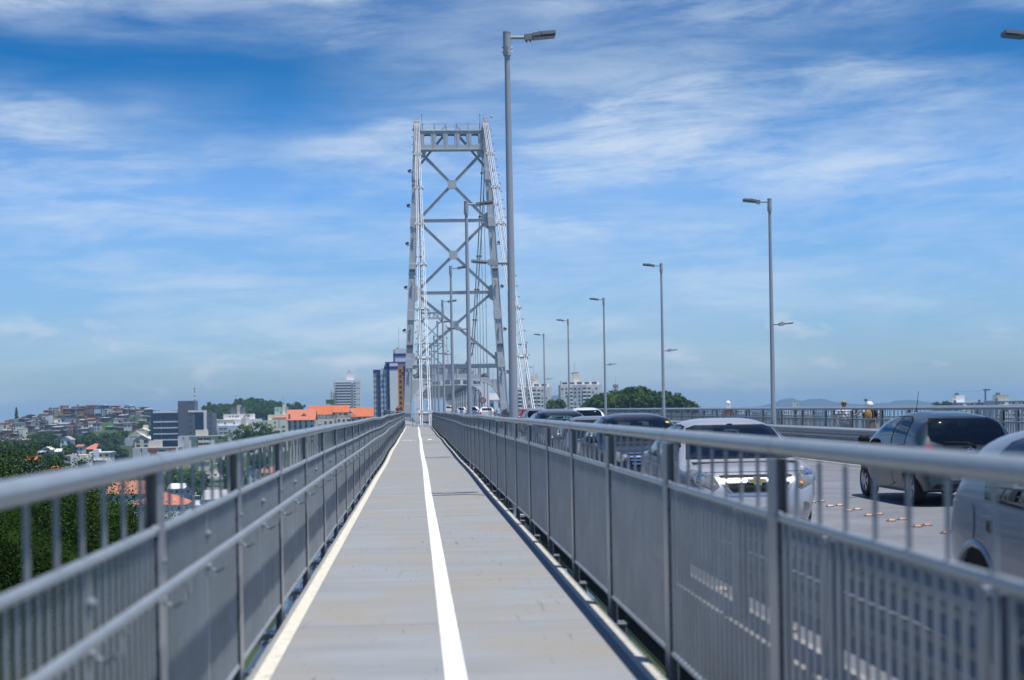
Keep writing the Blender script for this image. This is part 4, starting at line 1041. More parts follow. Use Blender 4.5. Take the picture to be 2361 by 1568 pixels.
# --- silver sedan facing us
c = car('sedan_car', 'silver sedan facing us behind the railing bars, gold badge on its grille', (4.31, 20.66, -.03), math.pi, SEDAN, P_['silver'])
rt = c['root']; cast = c['cast']
cast([(-.44,.757),(.44,.757),(.48,.785),(.42,.797),(-.42,.797),(-.48,.785)], 'front', 'upper_grille', M['black'], .006)
cast([(-.44,.749),(.44,.749),(.44,.755),(-.44,.755)], 'front', 'grille_bar', M['rim'], .010, rows=2)
cast([(-.32,.585),(.32,.585),(.40,.65),(.42,.70),(-.42,.70),(-.40,.65)], 'front', 'lower_grille', M['black'], .006)
for s in (-1, 1):
    cast([(s*.33,.575),(s*.355,.575),(s*.47,.705),(s*.43,.705)], 'front', 'grille_trim', M['rim'], .010)
    pf = c['bvh'].ray_cast(Vector((s*.60,4,.40)), Vector((0,-1,0)))[0]
    if pf: MB().cyl((0,-.02,0),(0,.012,0),.055,n=16).build('fog_light', M['hlamp'], rt, pf)
    pa = c['bvh'].ray_cast(Vector((s*.565,4,.675)), Vector((0,-1,0)))[0]
    MB().ball((0,0,0), .035, 10, 6).build('indicator', M['amber'], rt, pa)
    pa = c['bvh'].ray_cast(Vector((s*.70,4,.76)), Vector((0,-1,0)))[0]
    MB().tube([(.085*math.cos(2*math.pi*k/20),.012,.085*math.sin(2*math.pi*k/20)) for k in range(21)], .008, 6).ball((0,.0,0), .065, 10, 6, sc3=(1,.4,1)).build('lamp_ring', M['chrome'], rt, pa)
cast([(-.36,.55),(.36,.55),(.40,.572),(-.40,.572)], 'front', 'bumper_chrome', M['rim'], .010, rows=3)
cast([(-.74,.828),(.74,.828),(.74,.834),(-.74,.834)], 'front', 'hood_gap', M['black'], .003, rows=2, cols=30)
pb = c['bvh'].ray_cast(Vector((0,4,.725)), Vector((0,-1,0)))[0]
bt = [(-.125,-.022),(-.05,-.022),(-.058,-.05),(.045,-.05),(.053,-.022),(.125,-.022),(.14,.022),(.058,.022),(.066,.05),(-.037,.05),(-.045,.022),(-.11,.022)]
MB().prism(bt, lambda u, v, w: (u*.95, w, v*1.1), .0, .03).build('badge', M['chrome'], rt, pb+Vector((0,.01,0)))
MB().prism(bt, lambda u, v, w: (u*.74, w, v*.74), .0305, .036).build('badge_face', M['gold'], rt, pb+Vector((0,.01,0)))
pm_ = c['bvh'].ray_cast(Vector((0,.55,4)), Vector((0,0,-1)))[0]
MB().ball((0,0,0), .03, 8, 5, sc3=(1.5,1,.5)).build('antenna_base', M['black'], rt, pm_)
# --- pale silver compact, tail end at the right edge
c = car('hatchback_car', 'pale silver hatchback cut off by the right edge, fuel flap on its rear wing', (4.84, 8.93, -.03), math.pi, HATCH, P_['silverw'], L=4.06, W=1.74, H=1.56, n_=.40, q_=1.04)
rt = c['root']; cast = c['cast']
cast([(.44,.70),(.60,.70),(.62,.76),(.61,.90),(.58,.93),(.46,.93),(.43,.90),(.42,.76)], 'side', 'fuel_flap', P_['silverw'], .006, side=1)
ph = c['bvh'].ray_cast(Vector((3,(.90+c['off'])*c['fl'],.82)), Vector((-1,0,0)))[0]
MB().ball((0,0,0), .062, 14, 8, sc3=(.10,1,.85)).build('handle_recess', M['under'], rt, ph+Vector((.006,0,0)))
for s in (-1, 1):
    ya = (HATCH['ax'][0]+c['off'])*c['fl']
    pts = [(s*(c['hw']-.012), ya+.385*math.cos(a), .295+.385*math.sin(a)) for a in [math.pi*(k/16) for k in range(17)]]
    MB().tube(pts, .035, 8).build('wheel_arch_lip', P_['silverw'], rt)
# --- dark sedan with barred chrome grille
c = car('sedan_car', 'blue black sedan facing us with a barred chrome grille', (4.42, 29.9, -.03), math.pi, SEDAN, P_['navy'], L=4.55, W=1.78, H=1.56)
rt = c['root']; cast = c['cast']
cast([(-.36,.55),(.36,.55),(.42,.80),(-.42,.80)], 'front', 'grille', M['black'], .006)
for k in range(4): cast([(-.35-.018*k,.575+.06*k),(.35+.018*k,.575+.06*k),(.36+.018*k,.605+.06*k),(-.36-.018*k,.605+.06*k)], 'front', 'grille_bar', M['chrome'], .02, rows=3)
pb = c['bvh'].ray_cast(Vector((0,4,.70)), Vector((0,-1,0)))[0]
def star(r, t):
    mb = MB().tube([(r*math.cos(2*math.pi*k/24),0,r*math.sin(2*math.pi*k/24)) for k in range(25)], t, 6)
    for a in (90, 210, 330): mb.tube([(0,0,0),(r*math.cos(R(a)),0,r*math.sin(R(a)))], [t*1.6,t*.6], 6)
    return mb
star(.10, .010).build('badge', M['chrome'], rt, pb+Vector((0,.035,0)))
pb = c['bvh'].ray_cast(Vector((0,4,.83)), Vector((0,-1,0)))[0]
star(.045, .005).cyl((0,0,-.09),(0,0,-.045),.008,n=6).build('hood_ornament', M['chrome'], rt, pb+Vector((0,-.06,.10)))
cast([(-.62,1.30),(-.54,1.30),(-.53,1.335),(-.60,1.335)], 'front', 'sticker', M['yellow'], .012, rows=3, cols=3)
# --- the rest of the queue
c = car('sedan_car', 'mid grey car facing us, close behind the blue black sedan', (4.30, 35.6, -.03), math.pi, SEDAN, P_['mid'], L=4.2, W=1.72, H=1.48)
c['cast']([(-.42,.60),(.42,.60),(.40,.78),(-.40,.78)], 'front', 'grille', M['black'], .006)
for k in range(2): c['cast']([(-.42,.68+.05*k),(.42,.68+.05*k),(.42,.695+.05*k),(-.42,.695+.05*k)], 'front', 'grille_bar', M['chrome'], .012, rows=2)
c = car('suv_car', 'tall dark blue grey car facing us behind the mid grey car', (4.35, 45.0, -.03), math.pi, HATCH, P_['dkgrey'], L=4.3, W=1.80, H=1.64, n_=.45)
c['cast']([(-.40,.55),(.40,.55),(.42,.76),(-.42,.76)], 'front', 'grille', M['black'], .006)
for x, y, sp, pm, L, W_, H, nm, lb in (
    (8.45, 74, HATCH, 'white', 4.3, 1.78, 1.67, 'suv_car', 'white tall car seen from behind, beyond the tall dark blue grey car'),
    (7.35, 90, HATCH, 'mid', 4.3, 1.80, 1.66, 'suv_car', 'grey boxy car seen from behind, just right of the nearest lamp post'),
    (8.25, 108, HATCH, 'red', 4.2, 1.78, 1.62, 'hatchback_car', 'red car with a white roof seen from behind, touching the nearest lamp post'),
    (8.4, 132, HATCH, 'dkgrey', 4.4, 1.82, 1.72, 'suv_car', 'dark grey car seen from behind, left of the nearest lamp post'),
    (8.35, 216, HATCH, 'white', 4.1, 1.75, 1.55, 'hatchback_car', 'small white car ahead of the white pickup, behind a lamp post'),
    (8.6, 280, HATCH, 'white', 4.1, 1.75, 1.6, 'hatchback_car', 'white car with dark rear window, farthest but one on the bridge'),
    (8.1, 362, HATCH, 'white', 4.6, 1.95, 2.15, 'delivery_van', 'white van far ahead inside the truss span')):
    car(nm, lb, (x, y, (zo(y) if y > 150 else 0) - .03), 0, sp, P_[pm], L, W_, H, detail=1 if y < 100 else 0, rglass='cglassd', roofmat=None, n_=.46)
o = [q for q in bpy.data.objects if q.get('label', '').startswith('red car')][0]
MB().cbox((0,-.35,1.63),(1.25,2.0,.06)).build('roof', P_['white'], o)
# white pickup
c = car('pickup_truck', 'white pickup truck seen from behind, red tail lights, in front of the portal', (8.2, 172, zo(172)-.03), 0, SEDAN, P_['white'], L=5.2, W=1.85, H=1.78, detail=0, rglass='cglassd')
MB().cbox((0,-1.9,.98),(1.72,1.35,.5)).build('load_bed', P_['white'], c['root'])
for s in (-1, 1): MB().cbox((s*.80,-2.585,1.0),(.14,.03,.32)).build('tail_light', M['tlamp'], c['root'])
MB().cbox((0,-1.05,1.79),(.5,.06,.05)).build('brake_light', M['tlamp'], c['root'])

# ------------------------------------------------------------------ people
def skin_mesh(J, E, Rd, name, mats, sub=2):
    me = bpy.data.meshes.new(name); me.from_pydata([Vector(p) for p in J], E, []); o = link(name, me)
    md = o.modifiers.new('s', 'SKIN'); md.use_smooth_shade = True
    sl = me.skin_vertices[0].data if me.skin_vertices else None
    if sl is None:
        bm = bmesh.new(); bm.from_mesh(me); bm.verts.layers.skin.verify(); bm.to_mesh(me); bm.free(); sl = me.skin_vertices[0].data
    for v, r in zip(sl, Rd): v.radius = (r, r) if not isinstance(r, tuple) else r
    sl[0].use_root = True
    sb = o.modifiers.new('d', 'SUBSURF'); sb.levels = sub; sb.render_levels = sub
    dg = bpy.context.evaluated_depsgraph_get(); m2 = bpy.data.meshes.new_from_object(o.evaluated_get(dg)); m2.name = name
    bpy.data.objects.remove(o); m2.materials.clear()
    for x in (mats if isinstance(mats, (list, tuple)) else [mats]): m2.materials.append(x)
    m2.shade_smooth(); return m2
def stripes():
    m, nt, b, N, L = nodes('striped_cloth'); b.inputs['Roughness'].default_value = .9
    tc = N('ShaderNodeTexCoord'); sx = N('ShaderNodeSeparateXYZ'); L(tc.outputs['Object'], sx.inputs[0])
    a = N('ShaderNodeMath'); a.operation = 'MULTIPLY'; a.inputs[1].default_value = 1/.105; L(sx.outputs[2], a.inputs[0])
    f = N('ShaderNodeMath'); f.operation = 'FRACT'; L(a.outputs[0], f.inputs[0])
    rp = N('ShaderNodeValToRGB'); rp.color_ramp.interpolation = 'CONSTANT'; e = rp.color_ramp.elements
    e[0].position = 0; e[0].color = (.78,.78,.79,1); e[1].position = .78; e[1].color = (.035,.02,.04,1)
    L(f.outputs[0], rp.inputs['Fac']); L(rp.outputs['Color'], b.inputs['Base Color']); return m
def person(loc, rz, label, h=1.72, skin='skin', la=None, ra=None, shirt=None, shorts='cloth_khaki', legs=((.02,0),(-.03,0))):
    """front faces -y; la/ra = (elbow, wrist) of the arms at x<0 and x>0"""
    k = h/1.72; root = empty('person', loc, rz); tag(root, label, 'person')
    la = la or ((-.25,.02,1.15), (-.27,-.06,.90)); ra = ra or ((.25,.02,1.15), (.27,-.06,.90))
    J = [(0,0,.95),(0,.01,1.12),(0,0,1.32),(0,.01,1.47),(0,-.005,1.545),(0,-.01,1.62),(0,-.005,1.69),(0,-.105,1.60)]
    Rd = [(.155,.115),(.135,.10),(.165,.115),(.058,.058),(.070,.080),(.082,.098),(.062,.075),(.018,.018)]
    E = [(0,1),(1,2),(2,3),(3,4),(4,5),(5,6),(5,7)]
    for s, (el, wr) in ((-1, la), (1, ra)):
        b = len(J); J += [(s*.185,.0,1.405), el, wr]; Rd += [.068,.043,.030]; E += [(2,b),(b,b+1),(b+1,b+2)]
        d = (Vector(wr)-Vector(el)).normalized(); sd = Vector((0,-1,0)).cross(d); sd = sd.normalized() if sd.length > .1 else Vector((1,0,0))
        J.append(tuple(Vector(wr)+d*.085)); Rd.append((.036,.018)); E.append((b+2,b+3))
        for q, (off_, ln) in enumerate(((-.03,.062),(-.01,.075),(.01,.07),(.03,.055))):
            J.append(tuple(Vector(wr)+d*(.095+ln*.5)+sd*off_)); J.append(tuple(Vector(wr)+d*(.09+ln)+sd*off_*1.1+Vector((0,-.02,-.01)))); Rd += [.009,.008]; E += [(b+3,len(J)-2),(len(J)-2,len(J)-1)]
        J.append(tuple(Vector(wr)+d*.06+sd*-.055)); Rd.append(.010); E.append((b+3,len(J)-1))
    for s, (fy, _) in zip((-1, 1), legs):
        b = len(J); J += [(s*.095,0,.86),(s*.10,fy*.6-.01,.49),(s*.10,fy,.09),(s*.105,fy-.15,.035)]; Rd += [.092,.058,.042,.038]
        E += [(0,b),(b,b+1),(b+1,b+2),(b+2,b+3)]
    sc_ = lambda pts: [tuple(Vector(p)*k) for p in pts]
    link('body', skin_mesh(sc_(J), E, Rd, 'body', M[skin]), root)
    if shirt:
        SJ = [(0,0,.93),(0,.01,1.12),(0,0,1.32),(0,.005,1.44)]; SR = [(.185,.145),(.165,.13),(.195,.14),(.09,.085)]; SE = [(0,1),(1,2),(2,3)]
        for s, (el, _) in ((-1, la), (1, ra)):
            b = len(SJ); m_ = Vector((s*.185,0,1.405)).lerp(Vector(el), .75); SJ += [(s*.185,0,1.405), tuple(m_)]; SR += [.092,.075]; SE += [(2,b),(b,b+1)]
        link('shirt', skin_mesh(sc_(SJ), SE, SR, 'shirt', shirt), root)
    SJ = [(0,0,.98),(0,0,.90),(-.095,0,.82),(-.10,0,.55),(.095,0,.82),(.10,0,.55)]; SR = [(.172,.135),(.175,.14),.112,.095,.112,.095]
    link('shorts', skin_mesh(sc_(SJ), [(0,1),(1,2),(2,3),(1,4),(4,5)], SR, 'shorts', M[shorts]), root)
    for s, (fy, _) in zip((-1, 1), legs): MB().ball((s*.105*k, fy-.07, .045), .06, 10, 6, sc3=(.8,2.1,.75)).build('shoe', M['cloth_white'], root)
    return root
p = person((14.9, 50.6, 0), R(4), 'person with short blond hair, sunglasses and striped white shirt, reaching toward the capped walker', 1.70, 'skin', ((-.34,.03,1.16), (-.26,-.05,.93)), ((.36,-.06,1.20), (.56,-.16,1.36)), stripes(), 'cloth_blue')
MB().ball((0,.012,1.625), .098, 14, 9, sc3=(.92,1.05,1.02)).ball((0,-.02,1.665), .085, 12, 7, sc3=(1,1.05,.72)).build('hair', M['hair'], p)
MB().ball((-.036,-.098,1.605), .03, 10, 6, sc3=(1,.4,.8)).ball((.036,-.098,1.605), .03, 10, 6, sc3=(1,.4,.8)).box(-.09,.09,-.098,-.088,1.61,1.618).build('sunglasses', M['black'], p)
MB().tube([(-.16,-.06,1.42),(-.02,-.17,1.25),(.14,-.15,1.02),(.2,-.05,.9)], .016, 6).build('bag_strap', M['cloth_black'], p)
MB().ball((.23,-.06,.86), .12, 12, 8, sc3=(.5,.9,1.1)).build('shoulder_bag', M['cloth_khaki'], p)
p = person((15.2, 48.6, 0), R(140), 'person in a white cap with a mustard backpack, back half turned, behind the railing', 1.66, 'skintan', ((-.26,-.02,1.14), (-.18,-.20,1.05)), None, M['cloth_black'], 'cloth_khaki')
MB().ball((0,.0,1.575), .115, 14, 9, sc3=(.95,1.15,1.0)).box(-.075,.075,-.21,-.09,1.575,1.595).build('cap', M['cloth_white'], p)
MB().ball((0,.17,1.20), .17, 12, 9, sc3=(.85,.62,1.35)).build('backpack', M['cloth_yellow'], p)
MB().ball((.17,.0,1.33), .10, 10, 7, sc3=(.9,1,1.0)).build('sleeve', M['cloth_white'], p)
p = person((14.75, 69, 0), R(176), 'bare backed person with a white towel over the head, seen from behind', 1.77, 'skintan', None, None, None, 'cloth_blue')
MB().ball((0,.012,1.72), .122, 14, 9, sc3=(.92,1.08,1.05)).prism([(-.10,1.70),(.10,1.70),(.13,1.52),(.06,1.50),(-.06,1.49),(-.12,1.53)], lambda u, v, w: (u, w, v), .075, .125).build('towel', M['cloth_white'], p)
p = person((-2.55, 206, zo(206)), R(10), 'tiny person in dark red at the far end of the walkway, before the orange wall', 1.72, 'skin', None, None, M['cloth_red'], 'cloth_black')
MB().ball((0,.01,1.63), .1, 10, 7).build('hair', M['hairdark'], p)
# ------------------------------------------------------------------ buildings
def win_mesh(glass, frame='frame', slats=1):
    mb = MB().add([(0,-.03,0),(1,-.03,0),(1,-.03,1),(0,-.03,1)], [(0,1,2,3)], 0)
    t = .06
    for a in ((-t,0,-t,1+t),(1,1+t,-t,1+t)): mb.box(a[0],a[1],-.07,0,a[2],a[3],1)
    mb.box(0,1,-.07,0,1,1+t,1).box(-t*1.6,1+t*1.6,-.12,0,-t*1.6,-t,1)
    for k in range(slats): mb.box((k+1)/(slats+1)-.018,(k+1)/(slats+1)+.018,-.055,-.031,0,1,1)
    return mb.mesh('window', [M[glass], M[frame]], 0)
WIN = dict(d=win_mesh('wglass'), r=win_mesh('wred'), w=win_mesh('white', 'frame'), b=win_mesh('bglass', 'dgrey', 3), n=win_mesh('wglass', 'sand'), k=win_mesh('wglass', 'dgrey'))
class Bld:
    """local frame: u along the front, v into the building, z up from its foot; root at the front left foot"""
    def __init__(s, name, label, cat, px0, px1, pyt, d, depth, wall, zb=None, rot=0., group=None, zt=None):
        p, q = W(px0, pyt, d), W(px1, pyt, d)
        s.px0, s.d, s.k = px0, d, (q.x-p.x)/(px1-px0)
        s.zb = zb if zb is not None else min(ground_z(p.x, d), ground_z(q.x, d), ground_z(p.x, d+depth)) - .3
        s.w = q.x-p.x; s.h = (p.z if zt is None else zt) - s.zb; s.pyt = pyt; s.top = p.z
        s.root = MB().box(0, s.w, 0, depth, 0, s.h).build(name, M[wall], None, (p.x, d, s.zb), (0,0,rot), 0)
        tag(s.root, label, cat, group); s.depth = depth
    def U(s, px): return (px-s.px0)*s.k
    def Z(s, py): return s.h + (s.pyt-py)*s.k
    def block(s, name, u0, u1, v0, v1, z0, z1, m): return MB().box(u0, u1, v0, v1, z0, z1).build(name, M[m], s.root, sharp=0)
    def pblock(s, name, px0, px1, py0, py1, m, v0=-.05, v1=None, ext=0):
        """block given by its picture outline; v0<0 stands proud of the front"""
        return s.block(name, s.U(px0), s.U(px1), v0, s.depth if v1 is None else v1, s.Z(py1)-ext, s.Z(py0), m)
    def win(s, u, z, w, h, kind='d', v=0., rz=0): return link('window', WIN[kind], s.root, (u, v-.001, z), (0,0,rz), (w, 1, h))
    def grid(s, us, zs, w, h, kinds='d', v=0., rz=0):
        for i, z in enumerate(zs):
            for j, u in enumerate(us):
                kd = kinds[(i*7+j*3+(i*j)%5) % len(kinds)]
                if kd != '-': s.win(u, z, w[j] if isinstance(w, (list, tuple)) else w, h, kd, v, rz)
    def gable(s, name, u0, u1, v0, v1, z0, zr, m, along='u', over=.5, wall=None):
        """pitched roof; ridge along u or v"""
        mb = MB(); t = .22
        if along == 'u':
            vm = (v0+v1)/2
            for a, b in ((v0-over, vm), (v1+over, vm)):
                za = z0 - over*(zr-z0)/max(.1, abs(vm-v0))
                mb.add([(u0-over,a,za),(u1+over,a,za),(u1+over,b,zr),(u0-over,b,zr),(u0-over,a,za+t),(u1+over,a,za+t),(u1+over,b,zr+t),(u0-over,b,zr+t)], [(0,3,2,1),(4,5,6,7),(0,1,5,4),(1,2,6,5),(2,3,7,6),(3,0,4,7)])
            if wall: MB().add([(u0,v0,z0),(u0,v1,z0),(u0,vm,zr),(u1,v0,z0),(u1,v1,z0),(u1,vm,zr)], [(0,1,2),(3,5,4)]).build('gable_wall', M[wall], s.root, sharp=0)
        else:
            um = (u0+u1)/2
            for a, b in ((u0-over, um), (u1+over, um)):
                za = z0 - over*(zr-z0)/max(.1, abs(um-u0))
                mb.add([(a,v0-over,za),(a,v1+over,za),(b,v1+over,zr),(b,v0-over,zr),(a,v0-over,za+t),(a,v1+over,za+t),(b,v1+over,zr+t),(b,v0-over,zr+t)], [(0,3,2,1),(4,5,6,7),(0,1,5,4),(1,2,6,5),(2,3,7,6),(3,0,4,7)])
            if wall: MB().add([(u0,v0,z0),(u1,v0,z0),(um,v0,zr),(u0,v1,z0),(u1,v1,z0),(um,v1,zr)], [(0,1,2),(3,5,4)]).build('gable_wall', M[wall], s.root, sharp=0)
        return mb.build(name, M[m], s.root, sharp=0)
    def hip(s, name, u0, u1, v0, v1, z0, zr, m, over=.5):
        u0 -= over; u1 += over; v0 -= over; v1 += over; vm = (v0+v1)/2; r = min((v1-v0)/2, (u1-u0)*.4)
        return MB().add([(u0,v0,z0),(u1,v0,z0),(u1,v1,z0),(u0,v1,z0),(u0+r,vm,zr),(u1-r,vm,zr)], [(0,1,5,4),(1,2,5),(2,3,4,5),(3,0,4),(0,3,2,1)]).build(name, M[m], s.root, sharp=0)
fl = lambda a, n, st: [a+st*i for i in range(n)]
# --- office block with blue glass
b = Bld('office_building', 'blue glass office block with white slab bands and a dark grey stair tower', 'building', 353.5, 449, 948.5, 960, 26, 'bglass', rot=0)
for py in (948, 972.5, 986.5, 1000.5, 1014.5):
    b.pblock('slab_band', 353.5, 422, py, py+(4.6 if py == 948 else 2.2), 'white', -.9, -.02)
for px in (370, 371.5): b.pblock('glass_joint', px, px+1, 953, 1030, 'dgrey', -.12, -.01)
for i in range(5):
    for j in range(11): b.win(b.U(355+6*j), b.Z(971+14*i), 6*b.k*.92, 11*b.k, 'b')
b.pblock('side_bay', 346.5, 353.4, 946.5, 1030, 'bglass', .5, 24)
b.pblock('stair_tower', 411, 450, 925.4, 1035, 'dgrey', -1.3, 12, 3)
for py in (929, 957.5, 971, 984.5, 998): b.win(b.U(437), b.Z(py+1.4), 4.5*b.k, 1.3*b.k, 'k', -1.3)
b.pblock('glass_wing', 449.5, 470, 952.5, 1030, 'bglass', .6, 20)
for i in range(3):
    for j in range(3): b.win(b.U(451+6.4*j), b.Z(970+14*i), 5.6*b.k, 11*b.k, 'b', .6)
b.pblock('white_frame', 434.5, 475, 948, 952.3, 'white', -1.5, 4); b.pblock('white_frame', 470.2, 475, 952.35, 994, 'white', -1.5, 4)
b.pblock('rear_wing', 475.2, 488.5, 954.5, 1034, 'dgrey', 3, 22, 2)
for py in (961, 975.5, 989): b.win(b.U(480), b.Z(py+1.4), 4.5*b.k, 1.3*b.k, 'k', 3)
mast = empty('radio_mast', W(449, 925.4, 968)); tag(mast, 'thin red and white lattice mast on the office block roof', 'mast')
for i in range(6):
    z0 = 1.35*i; mb = MB(); r0 = .55-.055*i
    for a in range(3): q = a*2.094; mb.cyl((r0*math.cos(q), r0*math.sin(q), z0), ((r0-.055)*math.cos(q), (r0-.055)*math.sin(q), z0+1.35), .09, n=5)
    for a in range(3): q, p = a*2.094, (a+1)*2.094; mb.cyl((r0*math.cos(q), r0*math.sin(q), z0), (r0*math.cos(p), r0*math.sin(p), z0+1.3), .06, n=4)
    mb.build('mast_section', M['tlamp' if i % 2 == 0 else 'white'], mast)
MB().cyl((0,0,8.1),(0,0,8.5),.75,n=10).cyl((0,0,8.5),(0,0,10.5),.04,n=4).build('mast_platform', M['tlamp'], mast)
# --- panel blocks
def panel_block(px0, px1, pyt, wall, panel, label, d, cols):
    b = Bld('apartment_block', label, 'apartment block', px0, px1, pyt, d, 14, 'cream'); k = b.k
    b.block('roof', -.4, b.w+.4, -.4, 14.4, b.h, b.h+.35, 'fibrel')
    for a, c, m in cols: b.pblock('panel', px0+a, px0+c, pyt, pyt+75, m, -.5, -.01)
    nfl = 5
    for f in range(nfl):
        z = b.h-2.3-2.9*f
        for a, c in ((44, 57), (59, 72)): b.win(b.U(px0+a), z, (c-a)*k, 1.35, 'drd'[f % 3]); b.block('balcony_wall', b.U(px0+a)-.2, b.U(px0+c)+.2, -.5, -.02, z-1.5, z-.3, 'cream')
        for a in (19.5, 36.5, 73): b.win(b.U(px0+a), z, 2.6*k, 1.4, 'dr'[f % 2])
    return b
cols = [(0, 16, 'lgrey'), (21.5, 33.5, 'lgrey'), (40, 54-12, 'cream')]
b = panel_block(306.5, 411.5, 1034.5, 'cream', 'rpanel', 'long cream apartment block with two rust red wall panels', 890, [(0,17,'lgrey'),(21.5,34,'lgrey'),(43-2.5,43+12.5-.5,'rpanel'),(83.5,99,'rpanel'),(105-5,105-.5,'white')])
b.pblock('water_box', 341, 369, 1017.5, 1034.3, 'cream', 3, 9)
b = panel_block(410.5, 514.5, 1007.5, 'cream', 'gpanel', 'long cream apartment block with two grey green wall panels', 905, [(0,10.5,'lgrey'),(15,26,'lgrey'),(32,46,'gpanel'),(86,99.5,'gpanel'),(100,104,'white')])
b.pblock('water_box', 449.5, 475.5, 992.5, 1007.3, 'cream', 3, 9)
# --- stepped white and beige block
b = Bld('apartment_block', 'stepped white and beige apartment building with a dark tower and antenna on top', 'apartment block', 494, 597.5, 968, 1000, 20, 'white'); k = b.k
b.pblock('upper_storey', 514, 581.5, 955.5, 968, 'offwhite', 3, 18); b.pblock('roof_tower', 530, 559.5, 939.5, 955.3, 'dgrey', 6, 15); b.pblock('stair_shaft', 544.5, 551, 934.5, 955.4, 'beige', 5, 14)
b.pblock('side_wing', 490, 494, 967, 1060, 'lgrey', 1, 18); b.pblock('front_wing', 503, 571, 982, 1060, 'bluewhite', -3, 0); b.pblock('shaft', 558, 567.5, 964, 1040, 'cream', -3.4, -.1)
b.pblock('beige_band', 497, 540, 968.5, 974, 'beige', -.12, -.01)
for px in (517, 538, 582, 592): b.win(b.U(px), b.Z(978.5), 4*k, 3.4*k, 'r')
for px in (527, 534, 541, 546, 561, 570): b.win(b.U(px), b.Z(962), 3.6*k, 2.6*k, 'd' if px > 530 else 'r', 3)
for r in range(4):
    for px in (507, 511.5, 517, 521, 575, 581, 588): b.win(b.U(px), b.Z(990+9.5*r), 3*k, 3.4*k, 'd', -3 if px < 571 else 0)
MB().cyl((0,0,0),(0,0,8.5),.1,n=5).build('antenna', M['dgrey'], b.root, (b.U(541.5), 8, b.Z(939.5)))
b.block('pergola', b.U(564), b.U(576), 2.2, 8, b.Z(957.8), b.Z(957.1), 'brickd')
# --- yellow and mint block
b = Bld('apartment_block', 'pale yellow and mint apartment building with a small orange roof terrace', 'apartment block', 617, 661.5, 968, 1020, 16, 'cream'); k = b.k
b.pblock('upper_storey', 617, 661, 956.5, 967.9, 'cream', 2, 14); b.hip('roof', b.U(629), b.U(662), 1, 10, b.Z(963), b.Z(957)+.6, 'tilepink')
b.pblock('mint_tower', 632, 661.5, 938.5, 957, 'mint', 5, 13); b.pblock('stair_shaft', 650.5, 657, 932, 957, 'cream', 4.4, 13); b.pblock('grey_panel', 641, 646.5, 968.3, 985, 'lgrey', -.1, -.01)
b.pblock('side_wing', 600, 616.9, 969, 1010, 'mint', 2, 14); b.win(b.U(637.5), b.Z(947), 2.6*k, 2.2*k, 'd', 5); b.win(b.U(645.5), b.Z(955), 1.8*k, 6*k, 'd', 5)
for r in range(3): 
    b.win(b.U(632), b.Z(976+10*r), 4*k, 3.2*k, 'r'); b.win(b.U(650), b.Z(986+10*r), 7*k, 3.2*k, 'd'); b.win(b.U(604), b.Z(980+10*r), 3*k, 3*k, 'd', 2)
MB().cyl((0,0,0),(0,0,5),.09,n=5).build('antenna', M['dgrey'], b.root, (b.U(651), 8, b.Z(932)))
# --- orange roofed row
b = Bld('apartment_block', 'cream apartment house with a faded orange gable roof and small roof dormer', 'apartment block', 664, 724, 967, 850, 15, 'cream'); k = b.k
b.gable('roof', 0, b.w, 0, 15, b.h, b.Z(952)+1.6, 'tilepink', 'u', 1.0, 'offwhite')
b.pblock('green_strip', 665.2, 669.5, 955, 1030, 'green', -.12, -.01)
for px in (678, 690, 703, 716):
    for r in range(5): b.win(b.U(px), b.Z(974.5+11.5*r), 5*k, 5*k, 'dn'[r % 2]); b.block('spandrel', b.U(px), b.U(px)+5*k, -.1, -.02, b.Z(980+11.5*r), b.Z(975.2+11.5*r), 'gpanel' if px != 716 else 'offwhite')
MB().add([(-1.9,0,0),(1.9,0,0),(0,0,1.7),(0,4,1.7)], [(0,1,2),(0,2,3),(1,3,2)]).build('dormer', M['tileold'], b.root, (b.U(700), 2.0, b.Z(959.8)))
b = Bld('apartment_block', 'cream apartment house with an orange roof set back above a long balcony', 'apartment block', 719, 770.5, 964, 900, 16, 'cream'); k = b.k
b.pblock('attic', 716, 766, 953.5, 963.9, 'offwhite', 3, 15)
b.gable('roof', b.U(713), b.U(766), 2.5, 15.5, b.Z(954), b.Z(941)+1.4, 'tile', 'u', 1.0, 'offwhite')
mb = MB()
for z in (0, .35, .7, 1.05): mb.box(0, b.w, -.1, -.04, b.Z(964)+z, b.Z(964)+z+.08)
for j in range(22): mb.box(b.w*j/21-.04, b.w*j/21+.04, -.1, -.04, b.Z(964), b.Z(964)+1.1)
mb.build('balcony_rail', M['white'], b.root, sharp=0)
for px in (725, 733, 741, 749, 757, 763): b.win(b.U(px), b.Z(961.5), 5*k, 3.2*k, 'd', 3)
for r in range(3):
    for px, w_ in ((723, 5), (733, 8), (748, 5), (760, 5)): b.win(b.U(px), b.Z(978+10.5*r), w_*k, 6*k, 'dw'[(px+r) % 2])
b = Bld('apartment_tower', 'dark green stair tower with a grey panel, rising between two orange roofs', 'building', 751.5, 769.5, 921.5, 930, 9, 'green'); k = b.k
b.pblock('grey_panel', 751.6, 762, 931, 945, 'lgrey', -.14, -.01); b.pblock('step', 751.5, 762, 921, 931, 'lgrey', 3, 8)
b = Bld('apartment_block', 'cream apartment house under an orange roof with a white sloping parapet', 'apartment block', 775, 821, 963, 900, 16, 'cream'); k = b.k
b.pblock('attic', 776, 803, 951, 962.9, 'cream', 2, 15); b.gable('roof', b.U(770), b.U(803), 1.5, 14, b.Z(949.5), b.Z(939.5)+1.2, 'tile', 'u', .8, 'offwhite')
b.pblock('terrace_wall', 803, 821, 957, 962.9, 'sand', 0, 10)
b.pblock('side_wall', 770, 774.9, 960, 1010, 'sand', .5, 15)
